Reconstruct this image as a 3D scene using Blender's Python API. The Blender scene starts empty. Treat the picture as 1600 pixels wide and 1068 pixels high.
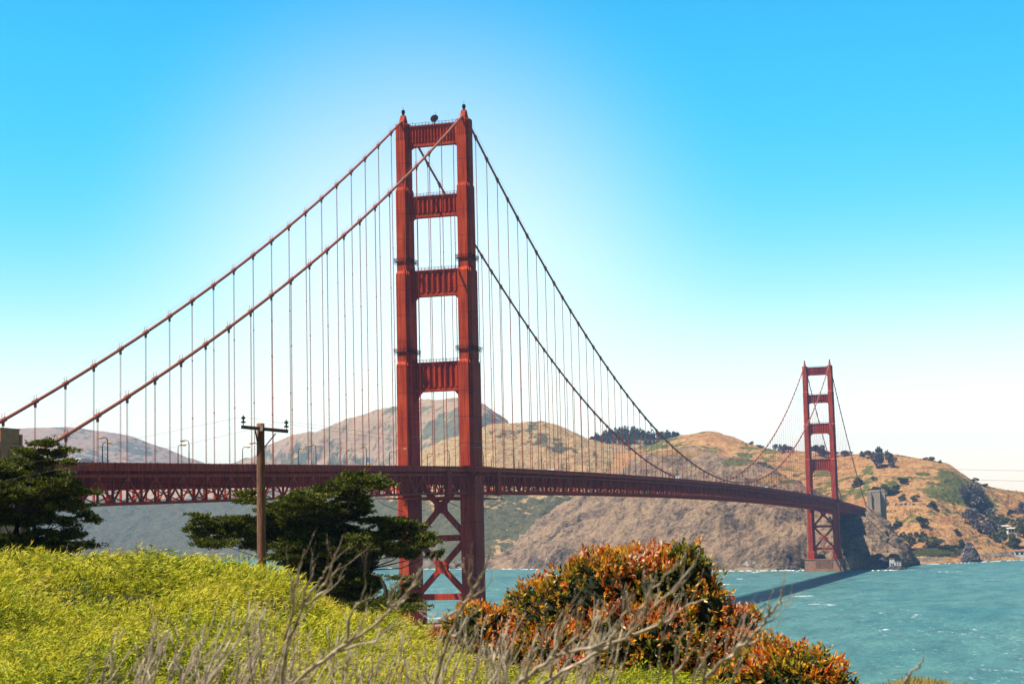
import bpy, math, random
import numpy as np
random.seed(7); RS = np.random.RandomState(11)
sc = bpy.context.scene
COL = sc.collection
# ------------------------------------------------------------------ camera
CAM = np.array([245.808, -710.509, 50.4415]); YAW, PITCH, ROLL, FPX = 0.29153, 0.10522, -0.02337, 2804.5
_F = np.array([-math.sin(YAW)*math.cos(PITCH), math.cos(YAW)*math.cos(PITCH), math.sin(PITCH)])
_R = np.array([math.cos(YAW), math.sin(YAW), 0.0]); _U = np.cross(_R, _F)
_R, _U = math.cos(ROLL)*_R+math.sin(ROLL)*_U, -math.sin(ROLL)*_R+math.cos(ROLL)*_U
from mathutils import Matrix, Vector, Quaternion
cd = bpy.data.cameras.new("camera"); cam = bpy.data.objects.new("camera", cd); COL.objects.link(cam)
M4 = Matrix.Identity(4)
for i in range(3):
    M4[i][0] = _R[i]; M4[i][1] = _U[i]; M4[i][2] = -_F[i]; M4[i][3] = CAM[i]
cam.matrix_world = M4
cd.sensor_width = 36; cd.lens = FPX/1600*36; cd.clip_end = 60000; cd.clip_start = .1
cd.dof.use_dof = True; cd.dof.focus_distance = 120; cd.dof.aperture_fstop = 9
sc.camera = cam
# ------------------------------------------------------------------ world, sun, exposure
SUN_EL, SUN_AZ = 59.0, 53.0            # azimuth: degrees west of the bridge's southward axis
w = bpy.data.worlds.new("World"); sc.world = w; w.use_nodes = True
wn = w.node_tree; wn.nodes.clear()
def N(t, typ, **kw):
    n = t.nodes.new(typ)
    for k, v in kw.items():
        if k.startswith('i_'): n.inputs[k[2:].replace('_', ' ')].default_value = v
        else: setattr(n, k, v)
    return n
sky = N(wn, 'ShaderNodeTexSky', sky_type='NISHITA', sun_disc=False)
sky.sun_elevation = math.radians(SUN_EL); sky.sun_rotation = math.radians(180+SUN_AZ)
sky.altitude = 50; sky.air_density = 1.0; sky.dust_density = 0.6; sky.ozone_density = 2.0
geo = N(wn, 'ShaderNodeTexCoord')
sep = N(wn, 'ShaderNodeSeparateXYZ'); wn.links.new(geo.outputs['Generated'], sep.inputs[0])
ramp = N(wn, 'ShaderNodeValToRGB'); cr = ramp.color_ramp; cr.interpolation = 'B_SPLINE'
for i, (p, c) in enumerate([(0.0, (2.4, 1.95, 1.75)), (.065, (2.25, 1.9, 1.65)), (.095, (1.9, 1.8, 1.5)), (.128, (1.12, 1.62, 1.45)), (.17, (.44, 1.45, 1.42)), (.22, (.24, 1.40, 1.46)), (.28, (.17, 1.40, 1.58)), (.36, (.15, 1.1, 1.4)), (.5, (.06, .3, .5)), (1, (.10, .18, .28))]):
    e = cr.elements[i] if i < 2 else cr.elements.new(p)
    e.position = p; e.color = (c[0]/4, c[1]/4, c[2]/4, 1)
wn.links.new(sep.outputs['Z'], ramp.inputs[0])  # top of the ramp kept dark to cut fill light from overhead
rs4 = N(wn, 'ShaderNodeVectorMath', operation='SCALE'); rs4.inputs['Scale'].default_value = 4.0; wn.links.new(ramp.outputs[0], rs4.inputs[0])
# soft white glow round the near tower, painted into the sky colour
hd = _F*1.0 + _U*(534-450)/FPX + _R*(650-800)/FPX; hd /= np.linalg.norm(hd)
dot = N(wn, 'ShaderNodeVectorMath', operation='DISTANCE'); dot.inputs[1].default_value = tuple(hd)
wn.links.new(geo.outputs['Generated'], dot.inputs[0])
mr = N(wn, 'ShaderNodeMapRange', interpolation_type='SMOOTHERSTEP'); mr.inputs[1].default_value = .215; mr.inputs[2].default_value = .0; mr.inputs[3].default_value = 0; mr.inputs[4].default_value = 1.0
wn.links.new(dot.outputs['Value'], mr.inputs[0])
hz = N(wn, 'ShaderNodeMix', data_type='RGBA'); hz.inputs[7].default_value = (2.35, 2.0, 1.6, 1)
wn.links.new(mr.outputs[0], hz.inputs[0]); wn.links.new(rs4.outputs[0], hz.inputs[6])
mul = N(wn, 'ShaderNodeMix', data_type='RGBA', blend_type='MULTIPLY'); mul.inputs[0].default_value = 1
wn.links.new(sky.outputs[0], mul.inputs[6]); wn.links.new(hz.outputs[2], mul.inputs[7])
bg = N(wn, 'ShaderNodeBackground'); bg.inputs[1].default_value = 0.093
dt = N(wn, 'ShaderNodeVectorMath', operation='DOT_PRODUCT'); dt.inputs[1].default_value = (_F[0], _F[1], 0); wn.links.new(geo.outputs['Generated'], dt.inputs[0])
m2 = N(wn, 'ShaderNodeMapRange', interpolation_type='SMOOTHSTEP'); m2.inputs[1].default_value = -.1; m2.inputs[2].default_value = .8; m2.inputs[3].default_value = .34; m2.inputs[4].default_value = 1.0  # sky dimmed behind the camera, added to weaken the fill light
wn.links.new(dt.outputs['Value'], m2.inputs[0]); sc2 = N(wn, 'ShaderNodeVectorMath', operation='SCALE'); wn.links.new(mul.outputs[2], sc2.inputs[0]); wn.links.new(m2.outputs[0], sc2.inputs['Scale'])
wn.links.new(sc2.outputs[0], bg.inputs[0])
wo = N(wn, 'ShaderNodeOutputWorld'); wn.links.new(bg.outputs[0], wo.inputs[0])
sl = bpy.data.lights.new("sun", 'SUN'); sl.energy = 5.0; sl.angle = math.radians(.5); sl.color = (1, .95, .86)
so = bpy.data.objects.new("sun", sl); COL.objects.link(so)
a, e = math.radians(SUN_AZ), math.radians(SUN_EL)
sdir = Vector((-math.sin(a)*math.cos(e), -math.cos(a)*math.cos(e), math.sin(e)))
so.rotation_euler = sdir.to_track_quat('Z', 'Y').to_euler(); so.location = (0, -200, 400)
sc.view_settings.view_transform = 'Standard'; sc.view_settings.look = 'None'; sc.view_settings.gamma = 1
sc.view_settings.exposure = 0.68
sc.cycles.max_bounces = 6; sc.cycles.transparent_max_bounces = 8; sc.cycles.volume_bounces = 0
# ------------------------------------------------------------------ picture -> world helpers
def ray(u, v): return _F + _R*(u-800)/FPX + _U*(534-v)/FPX
def PX(u, v, D):
    d = ray(u, v); return CAM + d*(D/math.hypot(d[0], d[1]))
def PZ(u, v, z=0.0):
    d = ray(u, v); return CAM + d*((z-CAM[2])/d[2])
def PY(u, v, y):
    d = ray(u, v); return CAM + d*((y-CAM[1])/d[1])
def proj(P):
    d = np.asarray(P)-CAM; z = d@_F
    return 800+FPX*(d@_R)/z, 534-FPX*(d@_U)/z
# ------------------------------------------------------------------ noise
def _h(ix, iy, iz):
    n = (ix*374761393 + iy*668265263 + iz*2147483647 + 1013904223) & 0xffffffff
    n = ((n ^ (n >> 13))*1274126177) & 0xffffffff
    n = ((n ^ (n >> 15))*2246822519) & 0xffffffff
    return ((n ^ (n >> 16)) & 0xffff)/32767.5-1
def vnoise(P):
    P = np.asarray(P, float); i = np.floor(P).astype(np.int64); f = P-i; f = f*f*f*(f*(f*6-15)+10)
    r = 0
    for dx in (0, 1):
        for dy in (0, 1):
            for dz in (0, 1):
                wgt = (f[..., 0] if dx else 1-f[..., 0])*(f[..., 1] if dy else 1-f[..., 1])*(f[..., 2] if dz else 1-f[..., 2])
                r = r+wgt*_h(i[..., 0]+dx, i[..., 1]+dy, i[..., 2]+dz)
    return r
def fbm(P, o=5, ridged=False, lac=2.07, g=.5):
    P = np.asarray(P, float); s = 0; a_ = 1; t = 0
    for k in range(o):
        n = vnoise(P+17.3*k)
        if ridged: n = 1-2*np.abs(n)
        s = s+a_*n; t += a_; a_ *= g; P = P*lac
    return s/t
# ------------------------------------------------------------------ materials
def newmat(name):
    m = bpy.data.materials.new(name); m.use_nodes = True; t = m.node_tree; t.nodes.clear()
    out = N(t, 'ShaderNodeOutputMaterial'); b = N(t, 'ShaderNodeBsdfPrincipled')
    t.links.new(b.outputs[0], out.inputs[0]); return m, t, b, out
def rampnode(t, src, stops):
    r = N(t, 'ShaderNodeValToRGB'); t.links.new(src, r.inputs[0])
    for i, (p, c) in enumerate(stops):
        el = r.color_ramp.elements[i] if i < 2 else r.color_ramp.elements.new(p)
        el.position = p; el.color = (*c, 1)
    return r.outputs[0]
def noise(t, scale, detail=5, rough=.55, vec=None, stretch=None, dist=0):
    n = N(t, 'ShaderNodeTexNoise'); n.inputs['Scale'].default_value = scale; n.inputs['Detail'].default_value = detail
    n.inputs['Roughness'].default_value = rough; n.inputs['Distortion'].default_value = dist
    g = N(t, 'ShaderNodeNewGeometry'); src = g.outputs['Position']
    if stretch:
        mp = N(t, 'ShaderNodeMapping'); mp.inputs['Scale'].default_value = stretch[:3]
        if len(stretch) > 3: mp.inputs['Rotation'].default_value = stretch[3:]
        t.links.new(src, mp.inputs[0]); src = mp.outputs[0]
    t.links.new(src, n.inputs['Vector']); return n.outputs['Fac']
def mixc(t, fac, a_, b_, blend='MIX'):
    m = N(t, 'ShaderNodeMix', data_type='RGBA', blend_type=blend)
    for sock, v in ((0, fac), (6, a_), (7, b_)):
        if hasattr(v, 'is_linked'): t.links.new(v, m.inputs[sock])
        else: m.inputs[sock].default_value = v if sock == 0 else (*v, 1)
    return m.outputs[2]
def mth(t, op, a_, b_=None, clamp=False):
    m = N(t, 'ShaderNodeMath', operation=op, use_clamp=clamp)
    for k, v in ((0, a_), (1, b_)):
        if v is None: continue
        if hasattr(v, 'is_linked'): t.links.new(v, m.inputs[k])
        else: m.inputs[k].default_value = v
    return m.outputs[0]
def bump(t, b, h, dist, strength=1):
    n = N(t, 'ShaderNodeBump'); n.inputs['Distance'].default_value = dist; n.inputs['Strength'].default_value = strength
    t.links.new(h, n.inputs['Height']); t.links.new(n.outputs[0], b.inputs['Normal'])
def attr(t, name):
    n = N(t, 'ShaderNodeAttribute', attribute_name=name); return n.outputs['Fac']
def plain(name, col, rough=.7, var=.25, scale=1.5, metal=0, bmp=0):
    m, t, b, o = newmat(name); n = noise(t, scale, 6)
    c = rampnode(t, n, [(.3, tuple(x*(1-var) for x in col)), (.7, tuple(min(1, x*(1+var)) for x in col))])
    t.links.new(c, b.inputs['Base Color']); b.inputs['Roughness'].default_value = rough; b.inputs['Metallic'].default_value = metal
    if bmp: bump(t, b, n, bmp)
    return m
def steel():
    m, t, b, o = newmat('orange_steel')
    big = noise(t, .11, 6, .6); st = noise(t, 1.0, 4, .6, stretch=(1.3, 1.3, .06))
    c = rampnode(t, big, [(.3, (.38, .040, .014)), (.7, (.57, .074, .021))])
    c2 = rampnode(t, st, [(.38, (.60, .52, .50)), (.56, (1, 1, 1))])
    c = mixc(t, 1, c, c2, 'MULTIPLY')
    # horizontal plate seams every 7 m
    g = N(t, 'ShaderNodeNewGeometry'); s = N(t, 'ShaderNodeSeparateXYZ'); t.links.new(g.outputs['Position'], s.inputs[0])
    f = mth(t, 'FRACT', mth(t, 'DIVIDE', s.outputs['Z'], 10.9)); ln = mth(t, 'LESS_THAN', f, .035)
    c = mixc(t, mth(t, 'MULTIPLY', ln, .7), c, (.16, .03, .02))
    t.links.new(c, b.inputs['Base Color']); b.inputs['Roughness'].default_value = .75
    b.inputs['Specular IOR Level'].default_value = .06
    return m
M_STEEL = steel()
M_CABLE = plain('cable_paint', (.36, .10, .055), .8, .15, .3)
M_CONC = plain('weathered_concrete', (.42, .17, .065), .9, .25, .25, bmp=.1)
M_PIER = plain('pier_concrete', (.36, .17, .10), .9, .2, .3)
M_ROAD = plain('asphalt', (.06, .06, .06), .9)
M_DARK = plain('dark_metal', (.022, .014, .012), .95)
M_DARK.node_tree.nodes['Principled BSDF'].inputs['Specular IOR Level'].default_value = .03
M_LAMPHEAD = plain('lamp_glass', (.62, .36, .12), .4)
M_BANNER = plain('blue_banner', (.03, .22, .62), .6, .05)
M_BANNERY = plain('yellow_banner', (.75, .5, .08), .6, .05)
M_WOODPOLE = None
def woodpole():
    m, t, b, o = newmat('old_pole_wood'); n = noise(t, 6, 6, .6, stretch=(4, 4, .25))
    c = rampnode(t, n, [(.35, (.07, .028, .015)), (.65, (.30, .125, .06))])
    t.links.new(c, b.inputs['Base Color']); b.inputs['Roughness'].default_value = .85; bump(t, b, n, .03); return m
M_WOODPOLE = woodpole()
M_ARM = plain('tarred_crossarm_wood', (.035, .022, .015), .8, .4, 8)
M_GLASSI = plain('dark_insulator', (.05, .04, .04), .2)
M_WIRE = plain('wire', (.06, .055, .05), .5)
def terrain(name, dry, dry2, green, green2, rock=None, gs=.006, rs=.03, speck=.35, fcd=.42):
    m, t, b, o = newmat(name)
    big = noise(t, gs, 7, .62); mid = noise(t, gs*8, 6, .65); fine = noise(t, .25, 6, .7)
    c = mixc(t, rampnode(t, mid, [(.3, (0, 0, 0)), (.7, (1, 1, 1))]), dry, dry2)
    veg = attr(t, 'veg')
    k = mth(t, 'ADD', veg, mth(t, 'MULTIPLY', mth(t, 'SUBTRACT', mth(t, 'ADD', big, mth(t, 'MULTIPLY', mid, .8)), .9), 2.2))
    kk = rampnode(t, k, [(.42, (0, 0, 0)), (.56, (1, 1, 1))])
    g_ = mixc(t, rampnode(t, noise(t, .05, 5, .7), [(.35, (0, 0, 0)), (.65, (1, 1, 1))]), green, green2)
    c = mixc(t, kk, c, g_)
    sp = rampnode(t, noise(t, .11, 3, .6), [(.60, (0, 0, 0)), (.66, (1, 1, 1))])
    c = mixc(t, mth(t, 'MULTIPLY', sp, speck), c, tuple(x*.55 for x in green))
    if rock:
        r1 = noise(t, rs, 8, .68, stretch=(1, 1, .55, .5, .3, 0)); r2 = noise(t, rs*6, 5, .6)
        rc = mixc(t, rampnode(t, r1, [(.38, (0, 0, 0)), (.56, (1, 1, 1))]), rock[0], rock[1])  # random rock tones, the dark ones deepened to stand in for crevice shade
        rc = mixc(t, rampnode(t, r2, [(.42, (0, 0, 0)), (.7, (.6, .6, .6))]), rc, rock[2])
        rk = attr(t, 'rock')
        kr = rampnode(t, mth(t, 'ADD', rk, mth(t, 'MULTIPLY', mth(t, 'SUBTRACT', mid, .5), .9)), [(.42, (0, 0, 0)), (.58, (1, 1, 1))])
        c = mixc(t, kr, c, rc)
        gu = rampnode(t, mth(t, 'ADD', attr(t, 'guano'), mth(t, 'MULTIPLY', mth(t, 'SUBTRACT', noise(t, .16, 5, .8), .5), 2.6)), [(.5, (0, 0, 0)), (.6, (1, 1, 1))])
        c = mixc(t, gu, c, (.55, .55, .58))
    fc = rampnode(t, noise(t, .16, 7, .78), [(.36, (fcd, fcd, fcd)), (.52, (1, 1, 1)), (.68, (1.0, 1.0, 1.0))])
    c = mixc(t, 1, c, fc, 'MULTIPLY')
    t.links.new(c, b.inputs['Base Color']); b.inputs['Roughness'].default_value = .95
    b.inputs['Specular IOR Level'].default_value = .1
    bump(t, b, mth(t, 'ADD', fine, mth(t, 'MULTIPLY', mid, 2.0)), 4.0, 1.0)
    return m
M_RIGHT = terrain('dry_grass_hill', (.62, .355, .13), (.40, .17, .07), (.085, .10, .020), (.21, .19, .045), rock=((.13, .11, .10), (.34, .23, .14), (.45, .32, .2)), speck=.6)
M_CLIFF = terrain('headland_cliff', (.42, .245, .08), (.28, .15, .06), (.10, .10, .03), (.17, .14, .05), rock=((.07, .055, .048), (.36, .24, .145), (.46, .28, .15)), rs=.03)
M_SPUR = terrain('hazy_slope', (.56, .37, .17), (.42, .27, .125), (.085, .092, .045), (.17, .145, .07), rock=((.14, .13, .13), (.30, .22, .17), (.36, .25, .18)))
M_PEAK = terrain('distant_mountain', (.50, .34, .20), (.38, .25, .16), (.15, .15, .085), (.22, .20, .12), gs=.0035, speck=.2, fcd=.7)
# ------------------------------------------------------------------ mesh builder
class MB:
    def __init__(s): s.v = []; s.f = []
    def add(s, vs, fs):
        o = len(s.v); s.v.extend([tuple(map(float, p)) for p in vs]); s.f.extend([tuple(i+o for i in q) for q in fs]); return s
    def box(s, x0, x1, y0, y1, z0, z1):
        return s.add([(x0, y0, z0), (x1, y0, z0), (x1, y1, z0), (x0, y1, z0), (x0, y0, z1), (x1, y0, z1), (x1, y1, z1), (x0, y1, z1)],
              [(0, 3, 2, 1), (4, 5, 6, 7), (0, 1, 5, 4), (1, 2, 6, 5), (2, 3, 7, 6), (3, 0, 4, 7)])
    def beam(s, p0, p1, w_, h_, up=(0, 0, 1)):
        p0 = Vector(p0); p1 = Vector(p1); d = (p1-p0).normalized(); u_ = Vector(up)
        x = d.cross(u_)
        if x.length < 1e-4: x = d.cross(Vector((1, 0, 0)))
        x.normalize(); y = x.cross(d).normalized(); x *= w_/2; y *= h_/2
        vs = [p0-x-y, p0+x-y, p0+x+y, p0-x+y, p1-x-y, p1+x-y, p1+x+y, p1-x+y]
        return s.add(vs, [(0, 3, 2, 1), (4, 5, 6, 7), (0, 1, 5, 4), (1, 2, 6, 5), (2, 3, 7, 6), (3, 0, 4, 7)])
    def tube(s, pts, rad, n=6, cap=True):
        pts = [Vector(p) for p in pts]; o = len(s.v); L = len(pts)
        if not hasattr(rad, '__len__'): rad = [rad]*L
        for i, p in enumerate(pts):
            d = (pts[min(i+1, L-1)]-pts[max(i-1, 0)]).normalized()
            x = d.cross(Vector((0, 0, 1)))
            if x.length < .05: x = d.cross(Vector((1, 0, 0)))
            x.normalize(); y = d.cross(x)
            for k in range(n):
                q = p+(x*math.cos(6.28319*k/n)+y*math.sin(6.28319*k/n))*rad[i]; s.v.append(tuple(q))
        for i in range(L-1):
            for k in range(n):
                a_, b_ = o+i*n+k, o+i*n+(k+1) % n; s.f.append((a_, b_, b_+n, a_+n))
        if cap:
            s.f.append(tuple(o+k for k in range(n))[::-1]); s.f.append(tuple(o+(L-1)*n+k for k in range(n)))
        return s
    def prism(s, poly, y0, y1, ax='xz'):
        n = len(poly)
        if ax == 'xz': vs = [(p[0], y0, p[1]) for p in poly]+[(p[0], y1, p[1]) for p in poly]
        elif ax == 'xy': vs = [(p[0], p[1], y0) for p in poly]+[(p[0], p[1], y1) for p in poly]
        else: vs = [(y0, p[0], p[1]) for p in poly]+[(y1, p[0], p[1]) for p in poly]
        return s.add(vs, [tuple(range(n))[::-1], tuple(range(n, 2*n))]+[(i, (i+1) % n, (i+1) % n+n, i+n) for i in range(n)])
    def lathe(s, c, prof, n=12):
        o = len(s.v); c = Vector(c)
        for r, z in prof:
            for k in range(n): s.v.append((c.x+r*math.cos(6.28319*k/n), c.y+r*math.sin(6.28319*k/n), c.z+z))
        for i in range(len(prof)-1):
            for k in range(n):
                a_, b_ = o+i*n+k, o+i*n+(k+1) % n; s.f.append((a_, b_, b_+n, a_+n))
        s.f.append(tuple(o+k for k in range(n))[::-1]); s.f.append(tuple(o+(len(prof)-1)*n+k for k in range(n)))
        return s
    def build(s, name, m, parent=None, smooth=False, shift=None):
        me = bpy.data.meshes.new(name)
        vs = s.v if shift is None else [(x-shift[0], y-shift[1], z-shift[2]) for x, y, z in s.v]
        me.from_pydata(vs, [], s.f); me.update()
        import bmesh
        bm = bmesh.new(); bm.from_mesh(me); bmesh.ops.recalc_face_normals(bm, faces=bm.faces); bm.to_mesh(me); bm.free()
        if smooth: me.polygons.foreach_set('use_smooth', [True]*len(me.polygons))
        me.materials.append(m); o = bpy.data.objects.new(name, me); COL.objects.link(o)
        if parent is not None: o.parent = parent
        return o
def tag(o, label=None, cat=None, group=None, kind=None):
    for k, v in (('label', label), ('category', cat), ('group', group), ('kind', kind)):
        if v: o[k] = v
    return o
def empty(name, loc, label, cat, group=None, rz=0):
    o = bpy.data.objects.new(name, None); COL.objects.link(o); o.location = loc; o.rotation_euler = (0, 0, rz)
    o.empty_display_size = 1; return tag(o, label, cat, group)
def npmesh(name, V, Fq, m, attrs=None, smooth=False, parent=None):
    me = bpy.data.meshes.new(name); V = np.asarray(V, np.float32); Fq = np.asarray(Fq, np.int32)
    k = Fq.shape[1]; me.vertices.add(len(V)); me.vertices.foreach_set('co', V.ravel())
    me.loops.add(Fq.size); me.loops.foreach_set('vertex_index', Fq.ravel())
    me.polygons.add(len(Fq)); me.polygons.foreach_set('loop_start', np.arange(0, Fq.size, k, dtype=np.int32))
    if smooth: me.polygons.foreach_set('use_smooth', np.ones(len(Fq), bool))
    for an, av in (attrs or {}).items():
        at = me.attributes.new(an, 'FLOAT', 'POINT'); at.data.foreach_set('value', np.asarray(av, np.float32))
    me.update(); me.validate(); me.materials.append(m)
    o = bpy.data.objects.new(name, me); COL.objects.link(o)
    if parent is not None: o.parent = parent
    return o
def unit(A): return A/np.maximum(np.linalg.norm(A, axis=-1, keepdims=True), 1e-9)
def leafdata(P, A, L, Wd, rnd, nrm=None, rs=RS):
    """diamond leaves: base P, axis A, length L, width Wd"""
    n = len(P); A = unit(A)
    r = rs.normal(size=(n, 3)) if nrm is None else nrm+rs.normal(size=(n, 3))*.45
    S = unit(np.cross(A, r)); L = np.broadcast_to(L, n)[:, None]; Wd = np.broadcast_to(Wd, n)[:, None]
    Nn = unit(np.cross(S, A))
    V = np.empty((n, 4, 3)); V[:, 0] = P; V[:, 1] = P+A*L*.45+S*Wd*.5+Nn*L*.06; V[:, 2] = P+A*L; V[:, 3] = P+A*L*.45-S*Wd*.5+Nn*L*.06
    Fq = np.arange(n*4).reshape(n, 4); return V.reshape(-1, 3), Fq, np.repeat(rnd, 4)
def leafmat(name, stops, trans=.35, rough=.6):
    m, t, b, out = newmat(name)
    c = rampnode(t, attr(t, 'rnd'), stops)
    t.links.new(c, b.inputs['Base Color']); b.inputs['Roughness'].default_value = rough; b.inputs['Specular IOR Level'].default_value = .25
    tr = N(t, 'ShaderNodeBsdfTranslucent'); t.links.new(c, tr.inputs[0])
    mx = N(t, 'ShaderNodeMixShader'); mx.inputs[0].default_value = trans
    t.links.new(b.outputs[0], mx.inputs[1]); t.links.new(tr.outputs[0], mx.inputs[2]); t.links.new(mx.outputs[0], out.inputs[0])
    return m
# ================================================================== TERRAIN
def interp_curve(us, pts):
    p = np.array(pts, float); x = p[:, 0]; out = []
    for c in range(1, p.shape[1]):
        y = p[:, c]; d = np.gradient(y, x); i = np.clip(np.searchsorted(x, us)-1, 0, len(x)-2)
        h = x[i+1]-x[i]; s = np.clip((us-x[i])/h, 0, 1); s2 = s*s; s3 = s2*s
        # monotone-ish: mix of linear and hermite
        her = (2*s3-3*s2+1)*y[i]+(s3-2*s2+s)*h*d[i]*.7+(-2*s3+3*s2)*y[i+1]+(s3-s2)*h*d[i+1]*.7
        out.append(her)
    return out
SHEETS = {}
def sheet(name, u0, u1, nu, curves, rows, mat_, amp, scl, label=None, ridged=True, vegf=None, back=600, crestamp=.35, oct_=6, guano=()):
    """curves: list of [(u, v, D)...] from the waterline up to the crest; D None = on the water plane"""
    us = np.linspace(u0, u1, nu); C3 = []
    for cv in curves:
        cv2 = []
        for (u, v, D) in cv:
            if D is None:
                q = PZ(u, v, 0); D = math.hypot(q[0]-CAM[0], q[1]-CAM[1])
            cv2.append((u, v, D))
        vv, DD = interp_curve(us, cv2)
        C3.append(np.array([PX(u, v, D) for u, v, D in zip(us, vv, DD)]))
    first = C3[0].copy(); dirn = C3[0]-CAM; dirn[:, 2] = 0; dirn = unit(dirn)
    low = first-dirn*12; low[:, 2] = -7
    cr_ = C3[-1]; b1 = cr_+dirn*back*.3; b1[:, 2] = cr_[:, 2]*.8; b2 = cr_+dirn*back; b2[:, 2] = -15
    K = [low]+C3+[b1, b2]; K = np.array(K); nk = len(K)
    seg = [6]+rows+[8, 8]; T = []
    for i in range(nk-1):
        T += list(i+np.arange(seg[i])/seg[i])
    T.append(nk-1); T = np.array(T); i = np.clip(T.astype(int), 0, nk-2); s = (T-i)[:, None, None]
    m_ = np.zeros_like(K); m_[1:-1] = (K[2:]-K[:-2])*.5; m_[1] = (K[2]-K[1])*.8; m_[nk-3] = (K[nk-3]-K[nk-4])*.5
    Z = (2*s**3-3*s**2+1)*K[i]+(s**3-2*s**2+s)*m_[i]*.6+(-2*s**3+3*s**2)*K[i+1]+(s**3-s**2)*m_[i+1]*.6
    G = Z; du = np.gradient(G, axis=1); dr = np.gradient(G, axis=0); nn = unit(np.cross(du, dr))
    nn = np.where(nn[..., 2:3] < 0, -nn, nn)
    wgt = np.ones(len(T)); ic = nk-3; wgt = np.where(np.abs(T-ic) < .35, crestamp+(1-crestamp)*np.abs(T-ic)/.35, 1.0)
    wgt = np.where(T < 1.0, .4, np.where(T < 1.3, .4+.6*(T-1)/.3, wgt))
    S_ = np.array([1, 1, .75])/scl
    n1 = fbm(G*S_, oct_, ridged); n2 = fbm(G*S_*4.3+9, 4, ridged)
    if ridged:
        sk = np.stack([G[..., 0]*.9+G[..., 2]*.55, G[..., 1]*.9, G[..., 2]*.35-G[..., 0]*.3], -1)
        n1 = .5*n1+.5*fbm(sk/scl*1.3+5, oct_, True)
    n3 = fbm(G*S_*11+3, 4, True)
    G = G+nn*((n1+.34*n2+.13*n3)*amp*wgt[:, None])[..., None]
    nr = len(T); pu = np.broadcast_to(us, (nr, nu)); d = G-CAM; zz = d@_F; pv = 534-FPX*(d@_U)/zz
    veg = np.zeros((nr, nu)); rock = np.zeros((nr, nu)); gu = np.zeros((nr, nu))
    if vegf: veg, rock = vegf(pu, pv, T[:, None]+0*pu, nk)
    for (gx, gy, sx, sy) in guano: gu = np.maximum(gu, .50*np.exp(-((pu-gx)/sx)**2-((pv-gy)/sy)**2))
    idx = np.arange(nr*nu).reshape(nr, nu)
    Fq = np.stack([idx[:-1, :-1], idx[:-1, 1:], idx[1:, 1:], idx[1:, :-1]], -1).reshape(-1, 4)
    o = npmesh(name, G.reshape(-1, 3), Fq, mat_, {'veg': veg.ravel(), 'rock': rock.ravel(), 'guano': gu.ravel()}, smooth=True)
    o['kind'] = 'structure'
    if label: o['label'] = label
    SHEETS[name] = (G, pu, pv, T, ic); return o
def on_sheet(name, u, v):
    G, pu, pv, T, ic = SHEETS[name]; j = int(np.argmin(np.abs(pu[0]-u))); rows_ = np.where((T >= 1) & (T <= ic))[0]
    r = rows_[np.argmin(np.abs(pv[rows_, j]-v))]; return G[r, j]
def blob(u, v, lst, mul=1.0):
    r = np.zeros_like(u)
    for (x, y, sx, sy, a_) in lst: r = np.maximum(r, a_*np.exp(-((u-x)/sx)**2-((v-y)/sy)**2))
    return r
# far left mountain
def vf(u, v, T, nk): return .25+.15*blob(u, v, [(200, 700, 70, 20, 2.5)]), 0*u
sheet('far_hill', -700, 470, 300, [[(-700, 838, 6200), (0, 836, 6200), (470, 832, 6200)], [(-700, 770, 7000), (0, 770, 7000), (470, 800, 7000)],
   [(-700, 705, 7700), (-400, 700, 7700), (-150, 684, 7700), (-30, 676, 7700), (40, 672, 7700), (110, 670, 7700), (150, 674, 7700), (200, 682, 7700), (250, 698, 7700), (300, 716, 7700), (345, 733, 7700), (400, 760, 7700), (470, 790, 7700)]],
   [40, 60], M_PEAK, 22, 420, ridged=False, vegf=vf, crestamp=.2)
# the big bare peak
def vf(u, v, T, nk): return .38+blob(u, v, [(700, 700, 45, 60, .35), (470, 715, 60, 14, .25), (740, 660, 40, 16, .5), (640, 640, 60, 12, .25)])-blob(u, v, [(600, 690, 60, 20, .15)]), 0*u
sheet('mountain', 190, 960, 420, [[(190, 850, 6100), (450, 842, 5500), (700, 836, 4100), (960, 832, 3700)], [(190, 810, 6300), (400, 775, 5700), (700, 720, 4400), (960, 780, 4200)],
   [(190, 765, 6600), (330, 738, 6200), (380, 720, 6000), (440, 693, 5700), (490, 679, 5400), (530, 664, 5200), (570, 652, 5050), (600, 642, 4950), (640, 633, 4850), (690, 630, 4750), (720, 631, 4700), (745, 638, 4700), (775, 655, 4700), (800, 672, 4700), (850, 700, 4700), (960, 760, 4700)]],
   [60, 90], M_PEAK, 42, 480, ridged=True, vegf=vf, crestamp=.15)
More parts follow.
